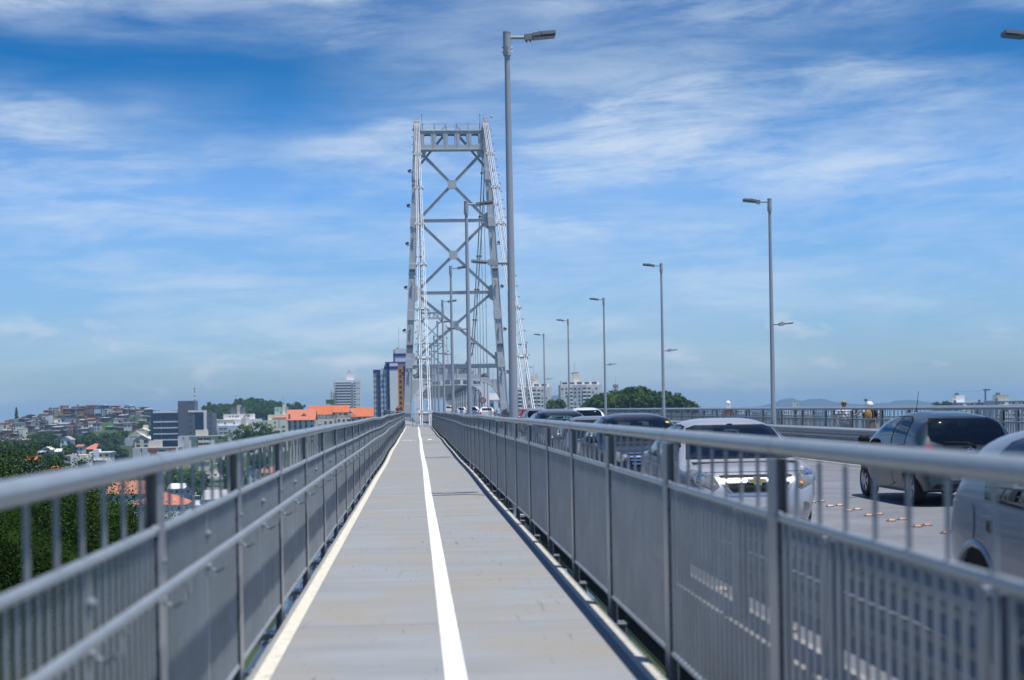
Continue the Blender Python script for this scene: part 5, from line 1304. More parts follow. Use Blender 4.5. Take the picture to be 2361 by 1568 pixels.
MB().prism([(b.U(806.5), b.Z(945)), (b.U(821), b.Z(960)), (b.U(821), b.Z(957.5)), (b.U(806.5), b.Z(942))], lambda u, v, w: (u, w, v), 2, 2.8).build('parapet', M['white'], b.root, sharp=0)
for px, w_ in ((783, 3.5), (793, 7)): b.win(b.U(px), b.Z(957.5), w_*k, 4*k, 'd', 2)
for r in range(3):
    for px, w_ in ((779, 5), (790, 5), (800, 8), (812, 6)): b.win(b.U(px), b.Z(972+10.5*r), w_*k, 5*k, 'dr'[(px+r) % 2])
b = Bld('apartment_block', 'low cream house under the long orange roof beside the blue and orange tower', 'apartment block', 822, 862, 959.5, 900, 14, 'offwhite'); k = b.k
b.gable('roof', b.U(812), b.U(862), 0, 14, b.h, b.Z(945.8)+1.2, 'tile', 'u', .8, 'offwhite')
for px in (826, 838, 850): b.win(b.U(px), b.Z(966), 6*k, 4*k, 'd')
# --- white round fronted tower
b = Bld('apartment_tower', 'tall white apartment tower with long balconies and a grey vertical stripe', 'apartment tower', 767.5, 830.5, 876.5, 1500, 24, 'white'); k = b.k
b.pblock('penthouse', 798.5, 814.5, 857.5, 876.4, 'offwhite', 6, 16); b.pblock('tank', 803, 806, 854.5, 857.4, 'dgrey', 8, 10)
b.pblock('grey_strip', 809, 813.8, 884, 965, 'grey', -1.3, -.01); b.pblock('grey_strip', 769, 774, 906, 965, 'grey', -.9, -.01)
for r in range(13):
    py = 882+6.3*r
    b.win(b.U(776), b.Z(py+3.2), 32*k, 2.7*k, 'k'); b.win(b.U(814.6), b.Z(py+3.2), 5.2*k, 2.7*k, 'd')
    b.pblock('balcony', 775.4, 808.9, py+3.5, py+6.0, 'white', -1.6, -.02)
    for px in (770.2, 822, 826.5): b.win(b.U(px), b.Z(py+2.8), 2.8*k, 1.7*k, 'dw'[(r+int(px)) % 2] if px > 800 else 'd')
MB().cyl((0,0,0),(0,0,10),.12,n=5).build('antenna', M['white'], b.root, (b.U(769), 4, b.Z(876.5)))
b = Bld('apartment_tower', 'slim pale tower half hidden behind the white balcony tower', 'apartment tower', 761, 768, 900, 1540, 9, 'offwhite')
for r in range(5): b.win(b.U(763), b.Z(908+7*r), 2.4*b.k, 2.4*b.k, 'd')
# --- blue white and orange tower
b = Bld('apartment_tower', 'tall apartment tower in white, navy blue and orange beside the bridge tower leg', 'apartment tower', 897.8, 917, 838, 790, 18, 'white'); k = b.k
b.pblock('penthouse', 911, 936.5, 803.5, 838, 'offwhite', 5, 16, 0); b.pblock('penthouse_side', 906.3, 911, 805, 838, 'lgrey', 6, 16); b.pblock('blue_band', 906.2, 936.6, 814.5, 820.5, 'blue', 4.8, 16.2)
b.pblock('cap', 914, 919, 801, 803.4, 'dgrey', 7, 10)
b.pblock('blue_band', 897.7, 917.1, 844.5, 851.5, 'blue', -.15, 6); b.pblock('parapet', 888, 937, 834.5, 838.2, 'blue', .6, 17)
b.pblock('orange_bay', 917.2, 929.3, 844.5, 985, 'orange', .8, 17, 8); b.pblock('blue_bay', 929.4, 935.5, 844.5, 985, 'blue', 1.4, 17, 8); b.pblock('attic', 917.2, 936, 838.3, 844.4, 'offwhite', 1.6, 17)
for r in range(10): b.win(b.U(920.2), b.Z(857+12.5*r), 5.2*k, 5*k, 'k', .8)
b.pblock('window_bay', 891.3, 897.7, 838, 985, 'blue', 1.2, 17, 8)
for r in range(10): b.win(b.U(891.8), b.Z(858.5+12.5*r), 5.6*k, 5.6*k, 'b', 1.2)
b.pblock('grey_bay', 885.3, 891.2, 840, 985, 'bluewhite', 2.0, 17, 8); b.pblock('blue_band', 885.2, 891.25, 844.5, 851.5, 'blue', 1.85, 6)  # bluish white here and on the next bay holds the left side's shade
b.pblock('grey_bay', 876.5, 885.2, 848.5, 985, 'bluewhite', 3.0, 16, 8); b.pblock('blue_bay', 869.2, 876.4, 851.5, 985, 'blue', 3.6, 16, 8); b.pblock('grey_bay', 859.5, 869.1, 851.5, 985, 'lgrey', 4.4, 15, 8); b.pblock('blue_band', 859.4, 869.15, 851.4, 858.5, 'blue', 4.25, 15.1)
for r in range(10):
    py = 866+12.5*r
    for px, v in ((887, 2.0), (878, 3.0), (881.6, 3.0), (861, 4.4), (865, 4.4)): b.win(b.U(px), b.Z(py+2), 1.7*k, 5*k, 'k', v)
    b.win(b.U(870.2), b.Z(py), 5.2*k, 5*k, 'b', 3.6)
MB().cyl((0,0,0),(0,0,12),.08,n=5).build('antenna', M['dgrey'], b.root, (b.U(920), 9, b.Z(803.5)))
# --- two grey white slab blocks on the right
def slab(px0, px1, pyt, d, label, seed, pent):
    b = Bld('apartment_block', label, 'apartment block', px0, px1, pyt, d, 16, 'offwhite'); k = b.k; w = px1-px0; r2 = random.Random(seed)
    b.pblock('grey_bay', px0+.30*w, px0+.52*w, pyt, 990, 'lgrey', -.5, -.01); b.pblock('grey_bay', px0+.53*w, px0+.63*w, pyt, 990, 'lgrey', -.5, -.01)
    b.pblock('top_storey', px0+.04*w, px0+.96*w, pyt-8.5, pyt-.1, 'offwhite', 3, 14); b.pblock('lift_tower', px0+pent*w, px0+(pent+.15)*w, pyt-26, pyt-8.6, 'cream', 5, 12); b.pblock('lift_top', px0+(pent+.09)*w, px0+(pent+.14)*w, pyt-30, pyt-26.1, 'lgrey', 6, 10)
    for j in range(5): b.win(b.U(px0+(.06+.18*j)*w), b.Z(pyt-2), .11*w*k, 4*k, 'kd'[j % 2], 3)
    for r in range(8):
        z = b.Z(pyt+10.5+8.7*r)
        for j, (a, c) in enumerate(((.02,.055),(.12,.05),(.20,.08),(.325,.055),(.43,.05),(.545,.08),(.66,.07),(.76,.045),(.85,.045))):
            wide = c > .065
            b.win(b.U(px0+a*w), z, c*w*k, 3.6*k, 'k' if wide else r2.choice('drwwd'), -.5 if .3 < a < .6 else 0)
            if wide: b.block('balcony', b.U(px0+a*w)-.2, b.U(px0+(a+c)*w)+.2, -1.5, -.52, z-1.5, z-.15, 'white')
    MB().cyl((0,0,0),(0,0,9),.08,n=5).build('antenna', M['dgrey'], b.root, (b.U(px0+(pent+.05)*w), 8, b.Z(pyt-26)))
    return b
slab(1292, 1387, 888, 1150, 'broad pale slab block of flats partly behind the tree covered mound', 3, .33)
slab(1176, 1270.5, 893, 1120, 'pale slab block of flats seen through the slanting right eyebar chain', 5, .55)
b = Bld('house', 'low pale building with a long grey roof, between tower leg and portal', 'house', 1120, 1168, 922, 620, 14, 'offwhite', zb=-20); k = b.k
b.gable('roof', 0, b.w, 0, 14, b.h, b.h+2.6, 'fibrel', 'u', .6, 'offwhite'); b.win(b.U(1132), b.Z(938), 4*k, 7*k, 'd'); b.win(b.U(1150), b.Z(938), 4*k, 7*k, 'd'); b.block('porch', b.U(1138), b.U(1147), -2, -.02, b.Z(946), b.Z(928), 'white')
# --- far right cluster
for (px0, px1, pyt, d, wall, lab, top) in (
    (2195, 2250, 929, 1250, 'lgrey', 'pale grey apartment block at far right with two white roof blocks', (2208, 2228, 912, 'white')),
    (2251, 2290, 928, 1300, 'grey', 'grey apartment block at far right, middle one of the cluster', None),
    (2291, 2368, 925, 1250, 'lgrey', 'grey apartment block cut by the right edge, beige lift tower on top', (2303, 2330, 911, 'sand'))):
    b = Bld('apartment_block', lab, 'apartment block', px0, px1, pyt, d, 22, wall, group='cluster of blocks at far right'); k = b.k
    b.block('roof', -.4, b.w+.4, -.4, 22, b.h, b.h+.6, 'white')
    if top: b.pblock('roof_tower', top[0], top[1], top[2], pyt-.7, top[3], 4, 14); b.pblock('roof_tank', top[0]+2, top[0]+8, top[2]-5, top[2]-.1, 'raw', 5, 9)
    b.pblock('dark_strip', px0+4, px0+9, pyt-6, pyt+62, 'dgrey', -.7, -.02)
    for r in range(5):
        for j in range(int((px1-px0)/8)-1): b.win(b.U(px0+11+8*j), b.Z(pyt+6+9*r), (5 if j % 3 else 3)*k, 3.2*k, 'dkw'[(j+r) % 3])
        b.pblock('balcony', px0+20, px0+34, pyt+6.5+9*r, pyt+10+9*r, 'white', -1.2, -.02)
cr_ = empty('tower_crane', W(2272, 921, 1500)); tag(cr_, 'slim tower crane with a long pale jib over the far right blocks', 'crane')
MB().box(-.7,.7,-.7,.7,-18,9.2).build('mast', M['dgrey'], cr_, sharp=0); MB().bar((1.5,0,9.6),(-32,0,8.3),.7,.6).build('jib', M['lgrey'], cr_, sharp=0); MB().box(-2,5,-.9,.9,9.3,10.8).build('counterweight', M['towerd'], cr_, sharp=0)
for k_, (px0, px1, pyt, wall, lab) in enumerate(((1836, 1842, 928.5, 'cream', 'lone slim cream tower in front of the blue hills'), (1700, 1722, 945, 'white', 'low white building seen through the far railing, right of the towelled person'),
    (1742, 1770, 950, 'sand', 'low sandy building seen through the far railing, left of the second far lamp post'), (1800, 1828, 947, 'white', 'low white building seen through the far railing, right of the second far lamp post'), (1846, 1870, 951, 'cream', 'low cream building seen through the far railing, below the slim cream tower'),
    (1884, 1906, 949, 'lblue', 'low pale blue building seen through the far railing, left of the striped shirt'), (1958, 1978, 948, 'white', 'low white building seen through the far railing, between the two facing walkers'), (2010, 2040, 950, 'white', 'low white building seen through the far railing, right of the capped walker'))):
    b = Bld('house', lab, 'building', px0, px1, pyt, 1180, 14, wall, zb=-42.5)
    for r in range(3):
        for j in range(max(1, int((px1-px0)/7))): b.win(b.U(px0+1.5+7*j), b.Z(pyt+5+7*r), 3*b.k, 2.6*b.k, 'd')
lm = empty('radio_mast', W(1996, 937, 1900)); tag(lm, 'red and white mast with a round head behind the white cap', 'mast')
MB().cyl((0,0,-30),(0,0,9),.9,.5,n=6).build('shaft', M['lgrey'], lm); MB().cyl((0,0,7),(0,0,9.6),2.0,2.6,n=10).cyl((0,0,9.6),(0,0,14),.15,n=5).build('head', M['tlamp'], lm)
tm = empty('telecom_mast', W(1420, 925, 730)); tag(tm, 'grey telecom mast with antenna racks above the tree covered mound', 'mast')
MB().cyl((0,0,-14),(0,0,8.6),.5,.35,n=8).cyl((0,0,8.6),(0,0,12),.06,n=5).build('shaft', M['grey'], tm)
for z in (3.2, 5.2, 7.4):
    mb = MB()
    for a in range(6): q = a*1.047+z; mb.bar((0,0,z),(1.25*math.cos(q),1.25*math.sin(q),z),.1,.1).box(1.25*math.cos(q)-.16,1.25*math.cos(q)+.16,1.25*math.sin(q)-.12,1.25*math.sin(q)+.12,z-.9,z+.9)
    mb.build('antenna_rack', M['grey'], tm, sharp=0)
# --- houses on the slope below the hillside
def villa(px0, px1, pyt, pyr, d, wall, roof, label, style='u', dep=10, wins=3, zb=None, ext=0):
    d *= 1.42 if d < 700 else 1.12; dep *= 1.35
    b = Bld('house', label, 'house', px0, px1, pyt, d, dep, wall, zb=zb); k = b.k
    zr = b.Z(pyr)
    if style == 'hip': b.hip('roof', 0, b.w, 0, dep, b.h, zr, roof)
    elif style == 'flat': b.block('roof', -.5, b.w+.5, -.5, dep+.5, b.h, b.h+.4, roof)
    else: b.gable('roof', 0, b.w, 0, dep, b.h, zr, roof, style, .5, wall)
    n = max(1, int(b.h//2.9)); 
    for r in range(min(n, 4)):
        for j in range(wins): b.win(b.w*(j+.28)/wins, b.h-2.1-2.8*r, b.w/wins*.42, 1.2, 'dkd'[(j+r) % 3])
    return b
b = villa(147, 172, 1052, 1048, 600, 'lgrey', 'tileold', 'white two storey house with a rusty hip roof and a taller white stair bay', 'hip', 9, 2); b.block('stair_bay', b.U(163), b.U(174), -1, 5, 0, b.Z(1047), 'white'); 
b = villa(174.5, 202, 1062, 1048, 605, 'lgrey', 'fibrel', 'grey house with a deep cream roof fascia and an open veranda', 'flat', 9, 2); b.pblock('fascia', 173.5, 201, 1048.5, 1062, 'cream', -1.2, 9); b.pblock('veranda', 177, 189, 1064, 1078, 'wglass', -.1, -.02); b.pblock('side_pillar', 200, 204, 1054, 1090, 'cream', -1, 2)  # veranda is a dark sheet that imitates the shade inside it
b = villa(208, 254, 1044.5, 1040, 580, 'lgrey', 'white', 'modern pale grey house of stacked boxes with a white stair tower', 'flat', 9, 3); b.pblock('stair_tower', 216, 229, 1036, 1062, 'white', -1.2, 5); b.pblock('front_box', 246, 258, 1062, 1092, 'cream', -2, -.02); b.pblock('white_bay', 207, 213.5, 1044, 1095, 'white', -1, 6); b.pblock('balcony', 217, 246, 1060, 1062.5, 'white', -1.6, -.02); b.pblock('awning', 236, 243, 1052.5, 1057, 'yellow', -.4, -.1)
villa(194, 243, 1036, 1023.5, 690, 'grey', 'tilepink', 'house with a bright orange hip roof behind the modern grey house', 'hip', 12, 3)
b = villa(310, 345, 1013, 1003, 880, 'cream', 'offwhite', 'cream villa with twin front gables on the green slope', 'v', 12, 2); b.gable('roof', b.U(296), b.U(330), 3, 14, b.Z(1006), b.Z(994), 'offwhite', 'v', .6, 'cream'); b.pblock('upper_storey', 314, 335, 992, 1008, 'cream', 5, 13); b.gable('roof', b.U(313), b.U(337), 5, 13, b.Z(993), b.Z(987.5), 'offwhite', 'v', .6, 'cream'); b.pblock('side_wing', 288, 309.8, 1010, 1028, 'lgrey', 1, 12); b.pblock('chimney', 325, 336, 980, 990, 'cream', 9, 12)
villa(139, 163, 1014, 1007, 690, 'white', 'fibrel', 'white house with a grey gable among trees, under the off white hillside house', 'v', 9, 2)
villa(176, 190, 1030, 1026, 680, 'offwhite', 'tileold', 'small off white house among trees, left of the bright orange hip roof', 'u', 8, 2)
villa(60, 90, 1061, 1053, 560, 'lgrey', 'tile', 'small house with an orange roof and a white gable edge by the big tree', 'u', 8, 2)
villa(100, 140, 1086, 1075, 480, 'bluewhite', 'tile', 'pale house with a low orange hip roof right above the railing', 'hip', 9, 2)
villa(98, 117, 1037, 1031, 640, 'bluewhite', 'cream', 'pale blue house with a cream gable among the trees', 'v', 7, 1)
villa(118, 139, 1042, 1036, 650, 'white', 'white', 'small white house half hidden by trees, right of the cream gable', 'u', 7, 2)
villa(86, 102, 1044, 1040, 620, 'raw', 'fibrel', 'open shed with a pale sloping roof, left of the cream gable', 'u', 7, 1)
# --- by the water, seen through the railing
b = villa(245, 336, 1140, 1113, 500, 'offwhite', 'tileold', 'broad low house with a mottled brown tile roof by the boatyard', 'u', 20, 5)
b = villa(300, 425, 1166, 1140, 440, 'white', 'tilepink', 'long white boat shed with a bright orange hip roof', 'hip', 17, 6)
for i in range(6): MB().bar((0,0,0),(.8,1.3,.6),.12,.5).build('roof_light', M['white'], b.root, (b.U(312+17*i), 2.4, b.Z(1157)))
villa(389, 439, 1127, 1117, 520, 'bluewhite', 'white', 'low white building with a white roof behind the boat shed', 'u', 9, 4)
b = villa(474, 520, 1090, 1070, 600, 'cream', 'fibrel', 'cream house with a shallow gable roof seen between railing bars', 'v', 11, 3); b.pblock('white_awning', 472, 521, 1098, 1106, 'white', -3, -.02)
villa(440, 500, 1140, 1128, 500, 'dgrey', 'fibre', 'long shed with a dark fibre cement roof by the boatyard', 'u', 14, 4)
villa(467, 530, 1152, 1133, 470, 'bluewhite', 'fibrel', 'pale blue shed with a grey roof beside the moored boat', 'u', 12, 4)
villa(553, 590, 1092, 1082, 560, 'bluewhite', 'fibre', 'white house with a dark gable roof, seen past the third railing post', 'v', 10, 3)
villa(600, 650, 1090, 1078, 620, 'offwhite', 'tileold', 'white house with a brown roof seen through the dense railing bars', 'u', 10, 3)
bo = empty('motor_boat', W(450, 1172, 690)); bo.scale = (1.45,)*3; bo.location.z = -41.9; bo.rotation_euler.z = .5; tag(bo, 'white motor boat with a flybridge, moored by the orange roofed boat shed', 'boat')
hull = [(-1.1,-3.4),(1.1,-3.4),(1.25,-.5),(.95,2.0),(0,3.9),(-.95,2.0),(-1.25,-.5)]
mb = MB(); n = len(hull); mb.add([(x*.72,y*.92,-.3) for x,y in hull]+[(x,y,1.15+.05*(y+3.4)) for x,y in hull], [tuple(range(n))[::-1], tuple(range(n,2*n))]+[(i,(i+1)%n,n+(i+1)%n,n+i) for i in range(n)]); mb.build('hull', M['boat'], bo)
MB().add([(-.85,-2,1.3),(.85,-2,1.3),(.75,1.6,1.4),(-.75,1.6,1.4),(-.75,-1.8,2.6),(.75,-1.8,2.6),(.6,.7,2.6),(-.6,.7,2.6)], [(0,1,5,4),(1,2,6,5),(2,3,7,6),(3,0,4,7),(4,5,6,7)]).build('cabin', M['boat'], bo)
MB().box(-.88,.88,-1.5,.9,1.85,2.3).build('cabin_window', M['wglass'], bo, sharp=0)
mb = MB().box(-1.2,1.2,-1.9,.4,4.0,4.1)
for x in (-.9,.9):
    for y in (-1.7,.2): mb.cyl((x,y,2.5),(x*.95,y,4.05),.05,n=5)
mb.cyl((0,-.8,4.1),(0,-.8,4.7),.05,n=5).ball((0,-.8,4.8),.25,8,5).build('flybridge', M['boat'], bo)
tp = empty('boat', W(476, 1158, 700)); tp.scale = (1.4,)*3; tp.location.z = -41.4; tag(tp, 'small boat under a bright blue tarpaulin beside the white motor boat', 'boat')
MB().add([(-4,-1.2,0),(4,-1.0,0),(4,1.0,0),(-4,1.2,0),(-3.6,0,2.1),(3.2,0,1.7)], [(0,1,5,4),(1,2,5),(2,3,4,5),(3,0,4)]).build('tarpaulin', M['tarp'], tp, sharp=0); MB().box(-4.1,4.2,-1.25,1.25,-.6,.0).build('hull', M['boat'], tp, sharp=0)

# ------------------------------------------------------------------ the hillside of small houses
HW = ['raw','brick','raw','grey','brickd','brick','brick','lgrey','raw','brick','brickd','sand','cream','offwhite']
CN = dict(raw='raw grey', brick='brick orange', grey='mid grey', brickd='dark brick', lgrey='pale grey', bluewhite='bluish white', sand='sand brown', offwhite='off white', white='white', lblue='pale blue', cream='cream', mint='mint green', magenta='magenta', redwall='dark red', yellow='yellow')
RN = dict(fibre='dark sheet roof', fibrel='pale sheet roof', tileold='rusty tile roof', groof='green roof', flat='flat roof', tile='orange roof', redwall='red roof')
hmesh = {}
used = {}
def hill_house(px, w, pyb, d, storeys, wall, roof, row, special=None, seed=0):
    r2 = random.Random(seed); base = W(px, pyb, d); k = d/F
    wd = w*k; h = 2.75*storeys + r2.uniform(.2, .9); dep = r2.uniform(6.5, 9)
    root = MB().box(-wd/2, wd/2, 0, dep, -8, h).build('hillside_house', M[wall], None, (base.x, d+r2.uniform(-6, 6), base.z), (0,0,r2.uniform(-.28,.22)), 0)
    if roof == 'flat':
        mb = MB().box(-wd/2-.12, wd/2+.12, -.12, dep, h, h+.18)
        for x in (-wd/2, wd/2-.15): mb.box(x, x+.15, 0, dep, h+.18, h+.75)
        mb.build('roof', M['raw' if r2.random() < .6 else 'lgrey'], root, sharp=0)
    else:
        t = r2.random(); o = .45; rise = r2.uniform(.25, .8)
        if t < .5: MB().add([(-wd/2-o,-o,h-.1),(wd/2+o,-o,h-.1),(wd/2+o,dep+o,h+rise),(-wd/2-o,dep+o,h+rise),(-wd/2-o,-o,h+.08),(wd/2+o,-o,h+.08),(wd/2+o,dep+o,h+rise+.18),(-wd/2-o,dep+o,h+rise+.18)], [(0,3,2,1),(4,5,6,7),(0,1,5,4),(1,2,6,5),(2,3,7,6),(3,0,4,7)]).build('roof', M[roof], root, sharp=0)
        else:
            MB().add([(-wd/2-o,-o,h-.1),(0,-o,h+rise),(wd/2+o,-o,h-.1),(-wd/2-o,dep+o,h-.1),(0,dep+o,h+rise),(wd/2+o,dep+o,h-.1)], [(0,1,4,3),(1,2,5,4),(0,2,1),(3,4,5),(0,3,5,2)]).build('roof', M[roof], root, sharp=0)
    n = max(2, int(wd/2.3))
    for s in range(storeys):
        for j in range(n):
            if r2.random() < .72: link('window', WIN[r2.choice('dkkdkd')], root, (-wd/2+wd*(j+.22)/n, -.001, .75+2.75*s), (0,0,0), (wd/n*.45, 1, 1.15 if r2.random() < .7 else 1.7))
        if s and r2.random() < .3: MB().box(-wd/2-.05, wd/2+.05, -1.1, -.02, 2.75*s-.15, 2.75*s+.75).build('balcony', M[r2.choice(['white','raw','lgrey','sand'])], root, sharp=0)
    for j in range(n):
        if r2.random() < .45: link('window', WIN[r2.choice('dkk')], root, (-wd/2+wd*(j+.22)/n, -.001, -2.0), (0,0,0), (wd/n*.45, 1, 1.15))
    if r2.random() < .35: MB().cyl((wd*.2, dep*.6, h+.3), (wd*.2, dep*.6, h+1.9), .75, .85, n=10).build('water_tank', M[r2.choice(['tank','fibre','fibre'])], root)
    return root
rows = [  # name, [(px, y)], distance, px from-to, count
    ('on the ridge', [(92,965),(112,957),(140,951),(200,949),(262,948),(345,953)], 1335, 94, 345, 22),
    ('in the second row', [(60,981),(90,972),(130,962),(200,962),(345,966)], 1297, 58, 345, 28),
    ('in the third row', [(25,990),(70,984),(150,977),(240,977),(345,981)], 1255, 8, 345, 31),
    ('in the fourth row', [(0,1003),(80,996),(170,989),(300,991)], 1213, 0, 335, 32),
    ('in the fifth row', [(0,1018),(80,1010),(200,1003)], 1172, 0, 200, 20),
    ('in the lowest row', [(0,1032),(110,1026)], 1140, 0, 135, 12)]
SPEC = {  # landmark houses: (row index, px) -> look
    (0, 262): (18, 2, 'magenta', 'flat', 'white house with a bright magenta top floor, highest on the ridge'),
    (1, 225): (20, 3, 'lblue', 'flat', 'pale blue three storey house with a white front below the ridge'),
    (3, 248): (17, 1, 'raw', 'groof', 'low house with a bright green roof at the foot of the hillside'),
    (3, 168): (15, 2, 'redwall', 'flat', 'dark red two storey house with a white balcony at the hillside foot'),
    (2, 82): (24, 3, 'sand', 'flat', 'big sand brown three storey block on the left part of the hillside'),
    (1, 106): (22, 2, 'cream', 'tileold', 'cream two storey house with a rusty roof below the stepped ridge'),
    (4, 70): (20, 1, 'raw', 'groof', 'low house with a dark green roof on the left hillside'),
    (2, 308): (15, 2, 'mint', 'fibre', 'mint green two storey house near the blue glass office'),
    (1, 137): (11, 2, 'yellow', 'flat', 'narrow house with a bright yellow front near the ridge'),
    (3, 148): (22, 2, 'offwhite', 'fibrel', 'off white two storey house left of the dark red one'),
}
houses = []; seed = 100
for ri, (rn, prof, d, a, b_, n) in enumerate(rows):
    def yb(px):
        if px <= prof[0][0]: return prof[0][1]
        for (x0, y0), (x1, y1) in zip(prof, prof[1:]):
            if px <= x1: return y0+(y1-y0)*(px-x0)/(x1-x0)
        return prof[-1][1]
    sp = {p: v for (i, p), v in SPEC.items() if i == ri}; xs = []
    for i in range(n):
        px = a + (b_-a)*(i+.5)/n + rnd.uniform(-2.5, 2.5)
        if all(abs(px-p) > (v[0]+11)/2 for p, v in sp.items()): xs.append((px, None))
    xs += [(p, v) for p, v in sp.items()]; xs.sort(key=lambda t: t[0]); last = None
    for px, v in xs:
        seed += 1; r2 = random.Random(seed)
        if v: w, st, wall, roof, lab = v; h = hill_house(px, w, yb(px)+3, d-4, st, wall, roof, rn, lab, seed)
        else:
            wall = r2.choice(HW); roof = r2.choice(['fibre','fibre','flat','flat','fibre','fibrel','tileold'])
            st = r2.choice([2, 2, 2, 3, 3]) if ri else r2.choice([1, 2, 2]); w = r2.uniform(13, 20); lab = None
            h = hill_house(px, w, yb(px)+rnd.uniform(1, 4.5), d, st, wall, roof, rn, None, seed)
        houses.append((ri, px, h, lab, (st, wall, roof, rn)))
SR = ['ridge row','second hillside row','third hillside row','fourth hillside row','fifth hillside row','lowest hillside row']
NUM = ['zero','one','two','three']; ORD = ['first','second','third','fourth','fifth','sixth','seventh','eighth','ninth','tenth','eleventh','twelfth','thirteenth','fourteenth','fifteenth','sixteenth','seventeenth','eighteenth','nineteenth','twentieth','twenty first','twenty second','twenty third','twenty fourth','twenty fifth','twenty sixth']
SH = {(0,262):'magenta topped house',(1,225):'pale blue house',(1,106):'cream house',(1,137):'yellow fronted house',(2,82):'sand brown block',(2,308):'mint green house',(3,248):'bright green roof',(3,168):'dark red house',(3,148):'off white house',(4,70):'dark green roof'}
for ri, (rn, *_q) in enumerate(rows):
    row = [h for h in houses if h[0] == ri]
    marks = [(i, SH[(ri, h[1])]) for i, h in enumerate(row) if h[3]]
    for i, (_, px, h, lab, (st, wall, roof, _r)) in enumerate(row):
        if not lab:
            look = f'{CN[wall]} house, {RN[roof]}'
            if marks:
                j, nm = min(marks, key=lambda m: abs(m[0]-i)); side = 'left' if i < j else 'right'
                lab = f'{look}, {ORD[abs(i-j)-1]} {side} of {nm}, {SR[ri]}' if abs(i-j) > 1 else f'{look}, next {side} of {nm}, {SR[ri]}'
            else: lab = f'{look}, {ORD[i]} from left, {SR[ri]}'
        tag(h, lab, 'house', 'small houses stacked on the hillside')
# magenta house: white lower floors
for ri, px, h, lab, q in houses:
    if q[1] == 'magenta':
        x0 = min(v.co.x for v in h.data.vertices); x1 = max(v.co.x for v in h.data.vertices)
        MB().box(x0-.1, x1+.6, -.35, 4, -3, 3.6).build('lower_floors', M['white'], h, sharp=0)
b = Bld('house', 'white flat roofed building at the left edge of the ridge', 'house', -6, 33, 975, 1330, 12, 'offwhite'); b.pblock('roof_block', 22, 27, 972.5, 974.9, 'white', 2, 8)
for j in range(4): b.win(b.U(-2+8*j), b.Z(983), 5*b.k, 3*b.k, 'd')
# ------------------------------------------------------------------ trees
def crown_mesh(seed, rx, ry, rz, clumps, per, ls, mats=(0, 1, 2), shell=.45, name='crown', pts=None, core=.70):
    r2 = random.Random(seed); mb = MB(); V = mb.v; Fc = mb.f; Mi = mb.m
    cs = []
    for _ in range(clumps):
        while True:
            p = Vector((r2.uniform(-1, 1), r2.uniform(-1, 1), r2.uniform(-.75, 1)))
            if shell < p.length < 1: break
        cs.append((Vector((p.x*rx, p.y*ry, p.z*rz)), r2.uniform(.20, .38)*min(rx, rz), r2.choice(mats)))
    if pts: cs = pts
    else:
        nu, nv = 22, 14; o = len(V)  # closed inner lump in dark leaf colour imitates the crown's shaded depth
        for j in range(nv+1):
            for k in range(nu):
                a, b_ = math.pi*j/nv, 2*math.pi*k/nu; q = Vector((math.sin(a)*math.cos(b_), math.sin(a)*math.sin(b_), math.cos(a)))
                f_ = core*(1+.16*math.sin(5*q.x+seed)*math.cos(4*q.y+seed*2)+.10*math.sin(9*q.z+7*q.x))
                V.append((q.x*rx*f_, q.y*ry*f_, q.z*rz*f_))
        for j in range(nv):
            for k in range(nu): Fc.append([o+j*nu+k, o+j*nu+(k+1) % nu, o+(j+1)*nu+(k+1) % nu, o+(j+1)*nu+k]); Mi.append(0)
    for c, cr, mi in cs:
        for _ in range(per):
            d = Vector((r2.gauss(0,1), r2.gauss(0,1), r2.gauss(0,1)+.25)).normalized()
            p = c + Vector((d.x, d.y, d.z*.8))*cr*r2.uniform(.45, 1.12)
            nrm = (d + Vector((r2.uniform(-.8,.8), r2.uniform(-.8,.8), r2.uniform(-.3,1.)))).normalized()
            a = nrm.orthogonal().normalized(); a.rotate(Matrix.Rotation(r2.uniform(0, 6.28), 3, nrm)); bq = nrm.cross(a)
            s = ls*r2.uniform(.6, 1.25); o = len(V)
            V.extend([tuple(p-a*s), tuple(p-bq*s*.55+a*s*.1), tuple(p+a*s*1.1), tuple(p+bq*s*.55+a*s*.1)]); Fc.append([o,o+1,o+2,o+3]); Mi.append(mi if r2.random() < .8 else r2.choice(mats))
    mb.rec = False
    me = bpy.data.meshes.new(name); me.from_pydata(V, [], Fc); me.update()
    for m in LEAF: me.materials.append(m)
    me.polygons.foreach_set('material_index', Mi); return me
def trunk_mesh(h, r, rx, rz, seed):
    r2 = random.Random(seed); mb = MB()
    mb.tube([(0,0,-h-2),(r2.uniform(-.1,.1)*rx,0,-h*.4),(0,0,-rz*.2)], [r*1.3, r, r*.6], 8)
    for k in range(6):
        a = k*1.05+r2.uniform(-.3,.3); e = Vector((math.cos(a)*rx*.7, math.sin(a)*rx*.7, rz*r2.uniform(-.1,.55)))
        mb.tube([(0,0,-rz*.55), (e.x*.45, e.y*.45, e.z*.35-rz*.1), tuple(e)], [r*.5, r*.32, r*.1], 6)
    return mb.mesh('trunk', M['bark'])
def tree(name, label, p, cm, tm, sc3=(1,1,1), rz=0., group=None):
    root = empty(name, p, rz); root.scale = sc3; tag(root, label, 'tree', group)
    link('crown', cm, root); link('trunk', tm, root); return root
